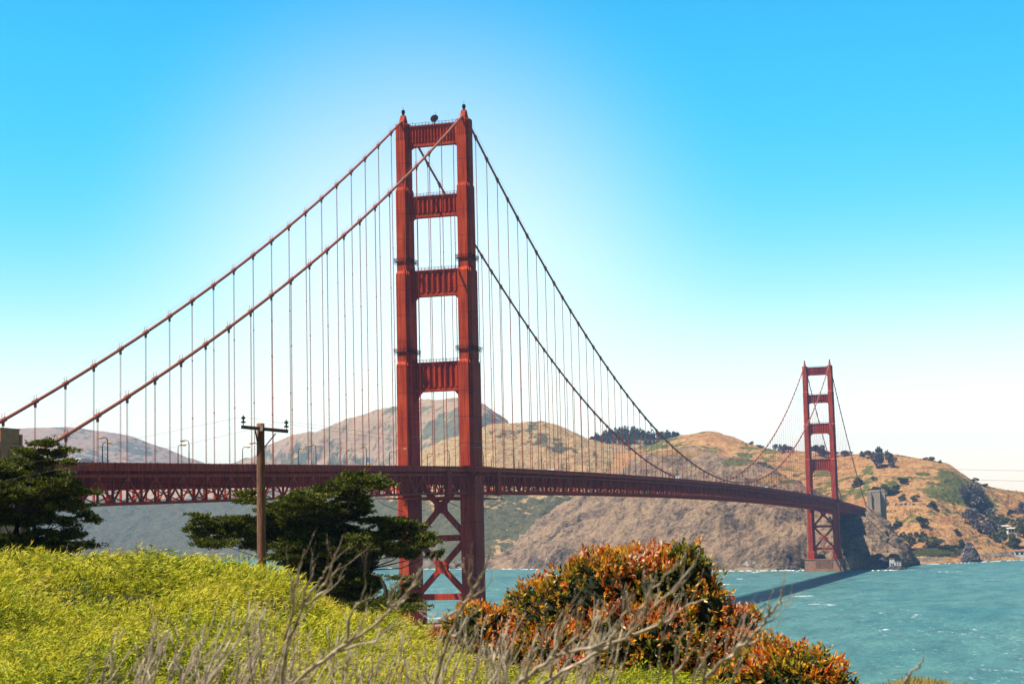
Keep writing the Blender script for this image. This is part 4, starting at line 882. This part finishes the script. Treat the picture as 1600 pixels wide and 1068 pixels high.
# ================================================================== NEAR VEGETATION
M_CYP = leafmat('cypress_leaves', [(0, (.015, .026, .004)), (.45, (.075, .095, .009)), (.74, (.26, .255, .018)), (1, (.34, .27, .03))], .25)
def cypress(label, blobs, D, depth, trunks, seed, dens=1.0):
    rs = np.random.RandomState(seed); b0 = PX(trunks[0][0][0], 960, D); base_ = (b0[0], b0[1], trunks[0][0][2])
    r = empty('cypress_tree', base_, label, 'tree', 'windswept cypress trees'); s_ = D/FPX; px = [[], [], [], []]; org = np.array(base_)
    right = np.array([_R[0], _R[1], 0]); right /= np.linalg.norm(right); fwd = np.array([_F[0], _F[1], 0]); fwd /= np.linalg.norm(fwd)
    P = []; A = []; NR = []; limbs = []
    for (u, v, ru, rv) in blobs:
        off = rs.uniform(-1, 1)*depth; c = PX(u, v, D+off); rx = ru*s_; rz = rv*s_; limbs.append(c)
        npl = max(5, int(ru*rv/17*dens))
        for _ in range(npl):
            d = unit(rs.normal(size=3)); q = c+right*d[0]*rx*rs.uniform(.3, 1.0)+fwd*d[1]*rx*rs.uniform(.2, 1.0)*.9+np.array([0, 0, d[2]*rz*rs.uniform(.3, 1.0)])
            prx = rs.uniform(.22, .58); out = unit(q-c+right*.15*rs.normal()); out[2] = rs.uniform(-.12, .30)
            out = unit(out); side = unit(np.cross(out, [0, 0, 1])); n_ = int(125*dens)
            a_ = rs.uniform(-1, 1, n_); l_ = rs.uniform(-1, 1, n_); ok = a_**2+l_**2 < 1; a_, l_ = a_[ok], l_[ok]
            pp = q+out*(a_*prx*1.25)[:, None]+side*(l_*prx*.75)[:, None]+np.array([0, 0, 1])*(rs.normal(size=len(a_))*.04-.10*l_**2-.05*a_)[:, None]
            P.append(pp); A.append(out*1.0+side*(l_*.7)[:, None]+rs.normal(size=pp.shape)*.45+np.array([0, 0, .45]))
    P = np.concatenate(P); A = np.concatenate(A); n_ = len(P)
    V, Fq, rn = leafdata(P-org, A, rs.uniform(.10, .22, n_), rs.uniform(.045, .085, n_), np.clip(rs.normal(.42, .22, n_), 0, 1), rs=rs)
    npmesh('crown', V, Fq, M_CYP, {'rnd': rn}, parent=r)
    mb = MB(); TP = []
    for tr in trunks:
        pts = []; rad = []
        for (u, v, z, rr) in tr:
            q = PX(u, v, D) if v else np.array([*PX(u, 900, D)[:2], z]); pts.append(tuple(q-org)); rad.append(rr)
        mb.tube(pts, rad, 9); TP += [np.array(p_)+org for p_ in pts[1:]]
    hub = PX(trunks[0][-1][0], trunks[0][-1][1], D)
    for c in limbs:
        h0 = min(TP, key=lambda p_: np.linalg.norm(p_-c)+max(0, p_[2]-c[2]+.6)*4)
        k1 = h0*.5+c*.5+np.array([0, 0, -.35])+rs.normal(size=3)*.2
        mb.tube([tuple(h0-org), tuple(k1-org), tuple(c-org)], [.045, .03, .015], 5)
    mb.build('trunk', M_BARK, r, smooth=True); return r
cypress('large dark green windswept cypress behind the utility pole', [(560, 748, 46, 11), (588, 757, 30, 7), (525, 764, 42, 12), (478, 776, 38, 12), (450, 792, 40, 13), (384, 770, 14, 7), (388, 782, 18, 7),
  (325, 816, 34, 10), (312, 806, 14, 5), (350, 833, 42, 13), (338, 848, 38, 8), (372, 812, 28, 9), (396, 828, 36, 17), (408, 848, 36, 13), (420, 806, 30, 12), (440, 826, 36, 18), (500, 800, 52, 20), (468, 830, 52, 22), (520, 830, 52, 22), (500, 862, 55, 24), (545, 800, 32, 18), (558, 782, 20, 16),
  (455, 868, 36, 16), (480, 895, 36, 16), (515, 900, 42, 22), (545, 880, 30, 26), (530, 930, 45, 18), (480, 920, 30, 14), (565, 905, 24, 22), (555, 935, 34, 18), (525, 955, 50, 16), (500, 880, 50, 26), (535, 905, 45, 26), (555, 915, 35, 26), (590, 945, 40, 14), (470, 850, 40, 22), (520, 845, 50, 24), (450, 815, 36, 14), (540, 855, 40, 22), (575, 875, 14, 14), (603, 812, 38, 10), (630, 822, 36, 9), (648, 838, 34, 8), (596, 836, 38, 12), (640, 852, 38, 8), (600, 858, 34, 9), (674, 845, 14, 4), (676, 866, 9, 4), (628, 866, 30, 6), (575, 850, 25, 14), (300, 826, 12, 4), (306, 838, 12, 4)],
  105, 2.2, [[(556, 0, 43.0, .42), (557, 930, 0, .38), (560, 880, 0, .33), (545, 840, 0, .26), (530, 815, 0, .16)], [(556, 0, 43.0, .3), (568, 925, 0, .24), (573, 890, 0, .22), (576, 860, 0, .17), (600, 840, 0, .1)]], 21, 1.45)
cypress('small dark cypress sapling leaning at the foot of the near tower', [(622, 903, 18, 6), (634, 914, 16, 8), (626, 930, 22, 9), (600, 941, 34, 11), (640, 940, 20, 10), (575, 948, 40, 12), (620, 950, 50, 12)],
  98, 1.2, [[(600, 0, 43.4, .16), (604, 935, 0, .13), (601, 915, 0, .10), (594, 900, 0, .06), (580, 896, 0, .05)]], 31, 1.0)
cypress('dark windswept cypress at the left edge in front of the concrete pylon', [(72, 692, 22, 6), (92, 702, 20, 4), (96, 711, 16, 4), (52, 706, 24, 8), (35, 722, 38, 11), (66, 722, 24, 8), (106, 722, 22, 4), (60, 742, 52, 11), (24, 752, 40, 16), (84, 756, 38, 10), (108, 768, 34, 8), (140, 768, 13, 3.5), (55, 778, 54, 15), (100, 788, 38, 10), (132, 803, 14, 6), (145, 810, 6, 5), (38, 808, 50, 17), (92, 812, 26, 7), (112, 826, 4, 9), (60, 838, 56, 13), (112, 838, 26, 6), (135, 852, 22, 5), (40, 860, 60, 12), (90, 855, 40, 10),
  (-20, 735, 40, 20), (-60, 760, 50, 30), (-20, 800, 45, 25), (-70, 830, 50, 30), (-10, 850, 50, 20), (10, 770, 40, 20)],
  92, 2.0, [[(20, 0, 43.5, .45), (22, 850, 0, .4), (30, 800, 0, .3), (40, 760, 0, .18)]], 41, 1.3)
# ---- yellow-green scrub thicket
M_SCRUB = leafmat('scrub_leaves', [(0, (.05, .08, .005)), (.24, (.19, .24, .010)), (.52, (.62, .60, .022)), (.95, (.66, .53, .05)), (1, (.50, .34, .08))], .25)
vo = [(-900, 850), (-200, 856), (0, 872), (60, 876), (90, 876), (120, 870), (200, 866), (250, 862), (275, 872), (330, 872), (390, 880), (440, 908), (480, 940), (520, 962), (560, 974), (600, 980), (640, 988), (680, 1005), (720, 1020), (800, 1035), (860, 1040), (900, 1036), (960, 1030), (1020, 1036), (1060, 1052), (1100, 1075), (1400, 1110)]
VOu = np.array([q[0] for q in vo], float); VOv = np.array([q[1] for q in vo], float)
def vhor(u): return 849-(u)*(849-811.6)/1600
def zscrub(u, D):
    vo_ = np.interp(u, VOu, VOv); Df = np.interp(u, [600, 760], [34, 17]); an = (1130-vhor(u))/FPX; af = (vo_-vhor(u))/FPX
    zn = CAM[2]-an*9; zf = CAM[2]-af*Df; tt = (D-9)/(Df-9); return np.where(tt < 1, zn+(zf-zn)*tt, zf-(tt-1)*(Df-9)*.25), Df
def domes(Q, cell=2.1, seed=3):
    x, y = Q[..., 0]/cell, Q[..., 1]/cell; ix, iy = np.floor(x).astype(np.int64), np.floor(y).astype(np.int64); best = np.zeros(x.shape); who = np.zeros(x.shape)
    for dx in (-1, 0, 1):
        for dy in (-1, 0, 1):
            jx, jy = ix+dx, iy+dy; z0 = np.zeros_like(jx)+seed; cx = jx+.5+.42*_h(jx, jy, z0); cy = jy+.5+.42*_h(jx, jy, z0+1); R_ = .78+.25*_h(jx, jy, z0+2)
            h = np.sqrt(np.clip(1-((x-cx)**2+(y-cy)**2)/R_**2, 0, 1))*(.72+.28*_h(jx, jy, z0+4)); upd = h > best; best = np.where(upd, h, best); who = np.where(upd, _h(jx, jy, z0+3), who)
    return best, who
def scrub(n_, rs, umin=-350, umax=1120):
    u = rs.uniform(umin, umax, n_); D = 8.6*np.exp(rs.uniform(0, 1, n_)*np.log(40/8.6)); z, Df = zscrub(u, D); ok = (D < Df*1.16); u, D, z, Df = u[ok], D[ok], z[ok], Df[ok]
    d = _F[None]+_R[None]*((u-800)/FPX)[:, None]; d = d/np.hypot(d[:, 0], d[:, 1])[:, None]; x = CAM[0]+d[:, 0]*D; y = CAM[1]+d[:, 1]*D
    Q = np.stack([x, y, 0*x], -1)
    edge = np.clip((Df*1.05-D)/10, .18, 1)
    mound = (domes(Q)[0]*1.05+np.abs(fbm(Q*1.25+4, 2))*.6+fbm(Q*.2+8, 2)*.3-.98)*edge
    return u, D, np.stack([x, y, z+mound-.05], -1)
rs = np.random.RandomState(5)
uc, Dc, Pc = scrub(12500, rs); kp = (fbm(Pc*np.array([1.1, 1.1, 0])+31, 3) > -.30) & (domes(Pc)[0] > .10+.10*rs.normal(size=len(Pc))); uc, Dc, Pc = uc[kp], Dc[kp], Pc[kp]
nsp = 22; rad_ = rs.uniform(.14, .36, len(Pc))*np.clip(Dc/18, .75, 1.35)
hd_ = unit(rs.normal(size=(len(Pc), nsp, 3))+np.array([0, 0, .75])-.35*np.array([_F[0], _F[1], 0])); hd_[..., 2] = np.abs(hd_[..., 2])
P = (Pc[:, None]+hd_*rad_[:, None, None]*rs.uniform(.75, 1.1, (len(Pc), nsp, 1))*np.array([1.15, 1.15, .8])-np.array([0, 0, .14])).reshape(-1, 3); D = np.repeat(Dc, nsp); hd_ = hd_.reshape(-1, 3)
wind = np.array([_R[0], _R[1], 0])*.8
cdir = np.repeat(rs.normal(size=(len(Pc), 3))*.60, nsp, axis=0); ax = unit(rs.normal(size=P.shape)*.12+wind*1.1+cdir+hd_*.55+np.array([0, 0, .12])); k_ = 6; PP = []; AA = []; LL = []; RN = []
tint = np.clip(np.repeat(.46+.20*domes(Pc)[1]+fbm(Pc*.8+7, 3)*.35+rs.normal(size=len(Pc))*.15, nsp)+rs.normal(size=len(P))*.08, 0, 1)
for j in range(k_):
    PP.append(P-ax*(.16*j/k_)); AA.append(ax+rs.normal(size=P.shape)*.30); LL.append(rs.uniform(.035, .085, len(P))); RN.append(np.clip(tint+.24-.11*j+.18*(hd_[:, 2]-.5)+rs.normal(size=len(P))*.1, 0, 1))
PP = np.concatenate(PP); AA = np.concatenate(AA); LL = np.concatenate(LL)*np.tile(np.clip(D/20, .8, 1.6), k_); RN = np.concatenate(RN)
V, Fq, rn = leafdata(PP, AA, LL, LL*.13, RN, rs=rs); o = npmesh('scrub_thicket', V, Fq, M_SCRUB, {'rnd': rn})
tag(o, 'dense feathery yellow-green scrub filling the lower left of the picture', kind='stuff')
# dark sheet beneath the leaves, its colour standing in for shade in the gaps
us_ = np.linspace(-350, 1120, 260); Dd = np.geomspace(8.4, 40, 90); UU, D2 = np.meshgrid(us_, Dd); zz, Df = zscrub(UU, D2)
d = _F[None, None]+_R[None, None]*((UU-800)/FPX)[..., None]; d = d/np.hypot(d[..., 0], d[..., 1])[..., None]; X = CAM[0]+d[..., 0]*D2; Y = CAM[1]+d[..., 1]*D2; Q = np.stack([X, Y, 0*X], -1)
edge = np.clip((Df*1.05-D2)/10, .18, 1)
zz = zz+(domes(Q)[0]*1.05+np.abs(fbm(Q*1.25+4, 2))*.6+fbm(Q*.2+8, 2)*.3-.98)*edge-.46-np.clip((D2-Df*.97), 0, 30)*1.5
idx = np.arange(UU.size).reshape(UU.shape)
o = npmesh('scrub_shade_sheet', np.stack([X, Y, zz], -1).reshape(-1, 3), np.stack([idx[:-1, :-1], idx[:-1, 1:], idx[1:, 1:], idx[1:, :-1]], -1).reshape(-1, 4), plain('scrub_gap_shade', (.022, .026, .006), 1, .5, 8), smooth=True)
tag(o, 'dark sheet standing in for shade under the yellow-green scrub', kind='stuff')
# ---- red-leaved shrubs
M_RED = leafmat('red_tip_leaves', [(0, (.02, .03, .006)), (.20, (.09, .11, .014)), (.38, (.36, .32, .035)), (.52, (.85, .46, .04)), (.70, (.82, .20, .018)), (.86, (.46, .04, .012)), (1, (.85, .62, .38))], .35, .35)
M_CORE = plain('core_shade', (.016, .02, .006), 1, .6, 14)  # near-black colour standing in for the shade inside the shrubs
def redbush(label, blobs, D, seed, nwh=1.0, redness=0):
    rs = np.random.RandomState(seed); c0 = PX(blobs[0][0], blobs[0][1], D); org = np.array([c0[0], c0[1], float(ground_z(blobs[0][0], D))])
    r = empty('red_tip_shrub', tuple(org), label, 'shrub', 'red-leaved shrubs'); s_ = D/FPX
    cs = []; rad = []
    for (u, v, ru, rv) in blobs:
        off = rs.uniform(-.35, .35)*ru*s_; cs.append(PX(u, v, D+off)); rad.append((ru*s_, ru*s_*.9, rv*s_))
    cs = np.array(cs); rad = np.array(rad); right = unit(np.array([_R[0], _R[1], 0])); fwd = unit(np.array([_F[0], _F[1], 0])); B = np.stack([right, fwd, [0, 0, 1]])
    P = []; Nn = []
    for c, rr in zip(cs, rad):
        n_ = int(nwh*430*(rr[0]*rr[2]+rr[0]*rr[1])); d = unit(rs.normal(size=(n_, 3))); d[:, 2] = np.where(d[:, 2] < -.5, -d[:, 2], d[:, 2])
        depth = 1-np.abs(rs.normal(size=n_))*.10; lump = .84+np.abs(fbm(d*2.6+c*1.7, 2))*.55
        loc_ = d*rr*(depth*lump)[:, None]; P.append(c+loc_@B); Nn.append(unit((d/rr)@B))
    P = np.concatenate(P); Nn = np.concatenate(Nn); keep = np.ones(len(P), bool)
    for c, rr in zip(cs, rad):
        q = ((P-c)@B.T)/rr; keep &= (np.sum(q*q, 1) > .55)
    P, Nn = P[keep], Nn[keep]; n_ = len(P); PP = []; AA = []; LL = []; RN = []
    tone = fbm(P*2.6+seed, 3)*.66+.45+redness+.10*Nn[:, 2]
    ax = unit(Nn+np.array([0, 0, .55])+rs.normal(size=Nn.shape)*.45)
    for j in range(8):
        t_ = rs.uniform(0, 1, n_); PP.append(P+ax*((t_-.5)*.10)[:, None]+rs.normal(size=P.shape)*.012); spread = (1.1-.8*t_)[:, None]
        AA.append(ax+rs.normal(size=P.shape)*spread*.8); LL.append(rs.uniform(.05, .10, n_)); RN.append(np.clip(tone+(t_-.6)*.35+rs.normal(size=n_)*.13+np.where(rs.rand(n_) < .05, .5, 0), 0, 1))
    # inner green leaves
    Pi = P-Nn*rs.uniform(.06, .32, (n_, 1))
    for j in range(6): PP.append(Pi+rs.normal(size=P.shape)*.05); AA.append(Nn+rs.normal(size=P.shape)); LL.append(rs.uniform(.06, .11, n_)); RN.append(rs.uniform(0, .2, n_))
    PP = np.concatenate(PP); AA = np.concatenate(AA); LL = np.concatenate(LL); RN = np.concatenate(RN)
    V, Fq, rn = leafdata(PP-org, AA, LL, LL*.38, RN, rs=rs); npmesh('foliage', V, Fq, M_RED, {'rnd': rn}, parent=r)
    core = MB()  # filler lumps added behind the leaves, dark so the gaps look shaded
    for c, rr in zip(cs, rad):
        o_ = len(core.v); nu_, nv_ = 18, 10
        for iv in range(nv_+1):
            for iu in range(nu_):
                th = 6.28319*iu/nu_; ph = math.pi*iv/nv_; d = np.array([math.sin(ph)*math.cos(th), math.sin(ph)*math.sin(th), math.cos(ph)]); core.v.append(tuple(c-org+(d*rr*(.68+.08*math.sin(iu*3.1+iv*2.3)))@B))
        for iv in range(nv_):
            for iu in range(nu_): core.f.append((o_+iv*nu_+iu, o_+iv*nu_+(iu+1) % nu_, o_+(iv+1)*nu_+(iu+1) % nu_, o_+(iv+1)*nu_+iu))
    core.build('shade_core', M_CORE, r)
    mb = MB()
    for c, rr in zip(cs, rad):
        mid_ = (c+org)/2+rs.normal(size=3)*.1; mb.tube([(0, 0, 0), tuple(mid_-org), tuple(c-org)], [.05, .035, .015], 5)
        for _ in range(10):
            d = unit(rs.normal(size=3)); d[2] = abs(d[2]); e_ = c+(d*rr*.93)@B; mb.tube([tuple(c-org), tuple((c+e_)/2-org+rs.normal(size=3)*.03), tuple(e_-org)], [.014, .009, .004], 4)
    mb.build('branches', M_BARK, r); return r
redbush('big rounded shrub with orange-red leaves in front of the water', [(1010, 925, 100, 74), (930, 930, 80, 62), (860, 965, 75, 66), (1085, 915, 42, 58), (960, 900, 60, 40), (1040, 895, 55, 42), (1100, 960, 45, 50), (1150, 975, 38, 26), (1165, 965, 26, 16), (1120, 1020, 70, 60), (1000, 1000, 120, 70), (880, 1030, 110, 60), (790, 990, 60, 46), (740, 985, 44, 44), (770, 1030, 70, 55), (900, 1085, 150, 60), (1050, 1075, 130, 70), (1150, 1090, 90, 60), (1190, 1020, 40, 30)], 25, 51, 1.0)
redbush('lower orange and green leaved shrub at the water right of the big one', [(1215, 1045, 62, 42), (1265, 1055, 58, 40), (1240, 1075, 85, 50), (1190, 1060, 60, 50), (1300, 1075, 36, 38), (1160, 1080, 60, 40)], 22, 52, 1.0, -.05)
redbush('small red-leaved shrub at the near tower foot behind bare twigs', [(718, 985, 30, 22), (690, 1010, 30, 26), (735, 1000, 40, 34)], 27, 53, 1.1, .12)
# ---- dry grass tuft bottom right
rs = np.random.RandomState(9); n_ = 5000; u = rs.normal(1428, 42, n_); D = rs.uniform(13.2, 15, n_)
P = np.array([PX(a_, 1062+abs(a_-1435)*.16+rs.uniform(0, 26), d_) for a_, d_ in zip(u, D)])
M_DRY = leafmat('dry_grass', [(0, (.22, .17, .03)), (.5, (.45, .34, .07)), (1, (.55, .42, .18))], .4)
V, Fq, rn = leafdata(P-np.array([0, 0, .02]), rs.normal(size=P.shape)*.5+np.array([.3, .1, 1]), rs.uniform(.03, .09, n_), .008, rs.uniform(0, 1, n_), rs=rs)
o = npmesh('dry_grass_tuft', V, Fq, M_DRY, {'rnd': rn}); tag(o, 'dry yellow grass tuft at the bottom edge right of the red shrubs', 'grass')
o['kind'] = 'stuff'
# ---- bare grey twigs close to the camera
def twigmat():
    m, t, b, o = newmat('bare_twig_bark'); n = noise(t, 30, 6, .65, stretch=(1, 1, .5))
    t.links.new(rampnode(t, n, [(.3, (.12, .085, .055)), (.5, (.38, .29, .19)), (.7, (.66, .54, .39))]), b.inputs['Base Color']); b.inputs['Roughness'].default_value = .85; bump(t, b, n, .003); return m
M_TWIG = twigmat()
MAINS = {
 'tall bare grey branch fan left of the near tower, leaning right': [[(440, 1100), (447, 1010), (475, 945), (512, 920), (532, 880)], [(470, 950), (490, 895)], [(500, 925), (517, 890), (536, 836)], [(446, 1000), (460, 920), (476, 858)], [(455, 940), (456, 905), (452, 892)], [(475, 940), (500, 905), (510, 885)]],
 'long bare branch running up to the right below the cypress': [[(400, 1110), (460, 1067), (520, 1020), (565, 992), (610, 955), (632, 940), (650, 905), (656, 888)], [(540, 1005), (550, 960), (565, 932), (571, 905)], [(612, 955), (605, 935), (618, 912), (624, 930)], [(520, 1020), (585, 1000), (618, 968)]],
 'pale forked bare branch in front of the near tower foot': [[(640, 1120), (680, 1065), (700, 1000), (717, 955), (735, 930), (755, 892), (767, 855)], [(717, 955), (690, 965), (668, 985)], [(735, 930), (733, 905), (737, 895)], [(700, 1000), (722, 985), (740, 950)]],
 'thick pale branch sweeping right across the orange-red shrub': [[(770, 1110), (815, 1065), (850, 1035), (885, 1015), (950, 1008), (985, 990), (1010, 960), (1060, 912), (1085, 880)], [(820, 1062), (840, 1005), (852, 975)], [(860, 1030), (880, 985), (897, 952)], [(950, 1008), (975, 960), (985, 930)], [(1010, 960), (1012, 930), (1022, 905)], [(885, 1015), (905, 985), (912, 950)]],
 'second long pale branch rising right over the orange-red shrub': [[(800, 1105), (860, 1058), (930, 1020), (985, 992), (1030, 975), (1062, 955), (1100, 935)], [(930, 1020), (945, 975), (960, 945)], [(985, 992), (1000, 950), (1020, 920), (1060, 880)], [(1030, 975), (1040, 940)], [(860, 1058), (868, 1000), (880, 950)]],
 'pale branch with forked tip reaching over the water': [[(1060, 1110), (1095, 1065), (1140, 1027), (1180, 990), (1205, 960), (1221, 942), (1220, 922)], [(1205, 960), (1200, 940)], [(1140, 1027), (1160, 1000), (1165, 985)], [(1095, 1065), (1110, 1020), (1128, 980)], [(1168, 1003), (1190, 1000), (1203, 980)]],
 'upright bare twigs in front of the dark right side of the big shrub': [[(1040, 1110), (1052, 1060), (1062, 1000), (1070, 985)], [(1075, 1110), (1090, 1040), (1104, 975)], [(1052, 1060), (1075, 1020), (1082, 970)], [(1120, 1100), (1150, 1055), (1160, 1030)], [(1020, 1110), (1030, 1040), (1034, 985)]],
 'single pale twig stub at the bottom edge right of the red shrubs': [[(1395, 1100), (1412, 1070), (1427, 1048), (1443, 1024)], [(1418, 1062), (1416, 1050)]]}
def twigs(mb, rs, pts, D, r0, depth, org, drift):
    """pts in the picture at distance D -> tapered tube, with side twigs"""
    q = [PX(u, v, D+drift*(v-1000)/60.0) for u, v in pts]; dense = []
    for i in range(len(q)-1):
        for k in range(4):
            t_ = k/4; dense.append(q[i]*(1-t_)+q[i+1]*t_+rs.normal(size=3)*.0035)
    dense.append(q[-1]); n_ = len(dense); rad = [r0*(1-.72*i/(n_-1)) for i in range(n_)]
    for i in range(2, n_-1, 4): rad[i] *= 1.25
    mb.tube([tuple(p-org) for p in dense], rad, 6)
    if depth > 0:
        for i in range(2, n_-1):
            if rs.rand() < .55: grow(mb, rs, dense[i], unit(dense[min(i+1, n_-1)]-dense[i-1]), rad[i]*.62, rs.uniform(.06, .17), depth-1, org)
def grow(mb, rs, p, d, r0, L, depth, org):
    L *= .72; r0 *= .8
    d = unit(d*1.2+rs.normal(size=3)*.5+np.array([0, 0, .5])+np.array([_R[0], _R[1], 0])*.15); pts = [p]; dd = d
    for k in range(4): dd = unit(dd+rs.normal(size=3)*.16+np.array([0, 0, .12])); pts.append(pts[-1]+dd*L/4)
    mb.tube([tuple(x-org) for x in pts], [r0*(1-.6*k/4) for k in range(5)], 5)
    if depth > 0:
        for k in (1, 2, 3):
            if rs.rand() < .6: grow(mb, rs, pts[k], dd, r0*.6, L*.6, depth-1, org)
rs = np.random.RandomState(77); gi = 0
for lab, mains in MAINS.items():
    D = [5.6, 5.0, 5.2, 4.6, 5.0, 4.8, 5.4, 5.0][gi]; b0 = PX(mains[0][0][0], 1100, D); org = np.array([b0[0], b0[1], 48.3])
    mb = MB(); p0 = PX(mains[0][0][0], mains[0][0][1], D+1100*0); 
    for k, ms in enumerate(mains): twigs(mb, rs, ms, D+rs.uniform(-.12, .12)*0, (.0060 if k == 0 else .0040), (0 if 'stub' in lab else 2), org, .15)
    st = PX(*mains[0][0], D+.15*(mains[0][0][1]-1000)/60); mb.tube([(0, 0, 0), tuple((st-org)*.5+rs.normal(size=3)*.02), tuple(st-org)], [.018, .014, .010], 6)
    o = mb.build('bare_branch', M_TWIG, smooth=True); o.location = tuple(org); tag(o, lab, 'branch', 'bare grey branches in the foreground'); gi += 1
# dense fans of upright twigs
FANS = [(150, 260, 960, 26, 'thin scatter of bare twigs low in the left foreground', 6.2), (230, 345, 905, 60, 'dense fan of upright bare twigs left of centre', 6.0), (340, 440, 900, 60, 'dense bare twig fan below the utility pole', 6.6), (440, 560, 950, 50, 'bare twig thicket below the large cypress', 6.4), (560, 680, 940, 50, 'bare twig thicket right of the long branch', 6.2), (680, 810, 930, 60, 'tangle of bare twigs at the left of the red shrubs', 5.8), (810, 960, 925, 70, 'tangle of pale bare twigs in front of the big orange-red shrub', 5.8)]
for (ua, ub, vt, n_, lab, D) in FANS:
    c0 = PX((ua+ub)/2, 1100, D); org = np.array([c0[0], c0[1], 48.2]); mb = MB()
    for _ in range(int(n_*.48)):
        u0 = rs.uniform(ua-40, ub-15); v0 = 1105; DD_ = D+rs.uniform(-.7, .7); hgt = rs.uniform(.35, 1)*(v0-vt); lean = rs.uniform(-.15, .75); n2 = 7
        pts = []; u_, v_ = u0, v0
        for k in range(n2): pts.append((u_+rs.normal()*2.2, v_)); u_ += lean*hgt/n2*(1.25-k*.12); v_ -= hgt/n2
        q = [PX(a_, b_, DD_) for a_, b_ in pts]; r0 = rs.uniform(.0022, .0048)
        stem = c0*.7+q[0]*.3; stem[2] = 48.2
        mb.tube([tuple(stem-org)]+[tuple(x-org) for x in q], [r0*1.4]+[r0*(1-.62*k/n2) for k in range(n2)], 5)
        for k in range(1, n2-1):
            if rs.rand() < .75: grow(mb, rs, q[k], unit(q[k+1]-q[k-1]), r0*.6, rs.uniform(.05, .14), 1, org)
    o = mb.build('bare_twigs', M_TWIG, smooth=True); o.location = tuple(org); tag(o, lab, 'twigs', 'bare twig thickets in the foreground')
# fine dry stalks on the crest of the scrub (background of the left side)
mb = MB(); rs = np.random.RandomState(12)
for _ in range(34):
    u0 = rs.choice([rs.normal(120, 25), rs.normal(178, 8), rs.normal(225, 22)]); D = 33; v0 = np.interp(u0, VOu, VOv)+8; p = PX(u0, v0, D); d = unit(np.array([0, 0, 1])+np.array([_R[0], _R[1], 0])*rs.uniform(-.2, 1.0)); L = rs.uniform(.15, .48); pts = [p]
    for k in range(4): d = unit(d+rs.normal(size=3)*.2); pts.append(pts[-1]+d*L/4)
    mb.tube([tuple(x) for x in pts], [.006, .005, .004, .003, .002], 4)
o = mb.build('dry_stalks', M_TWIG); tag(o, 'fine dry brown stalks sticking up from the scrub crest at left', kind='stuff')
# ================================================================== HAZE
m = bpy.data.materials.new('haze_air'); m.use_nodes = True; t = m.node_tree; t.nodes.clear(); out = N(t, 'ShaderNodeOutputMaterial'); pv_ = N(t, 'ShaderNodeVolumePrincipled')
pv_.inputs['Color'].default_value = (.30, .57, 1, 1); pv_.inputs['Density'].default_value = 6.5e-5; pv_.inputs['Anisotropy'].default_value = .1
t.links.new(pv_.outputs[0], out.inputs['Volume'])
hb = MB(); hb.box(-9800, 9800, -3800, 10000, -22, 520); o = hb.build('haze', m); o['kind'] = 'stuff'; o['label'] = 'pale blue sea haze filling the strait'
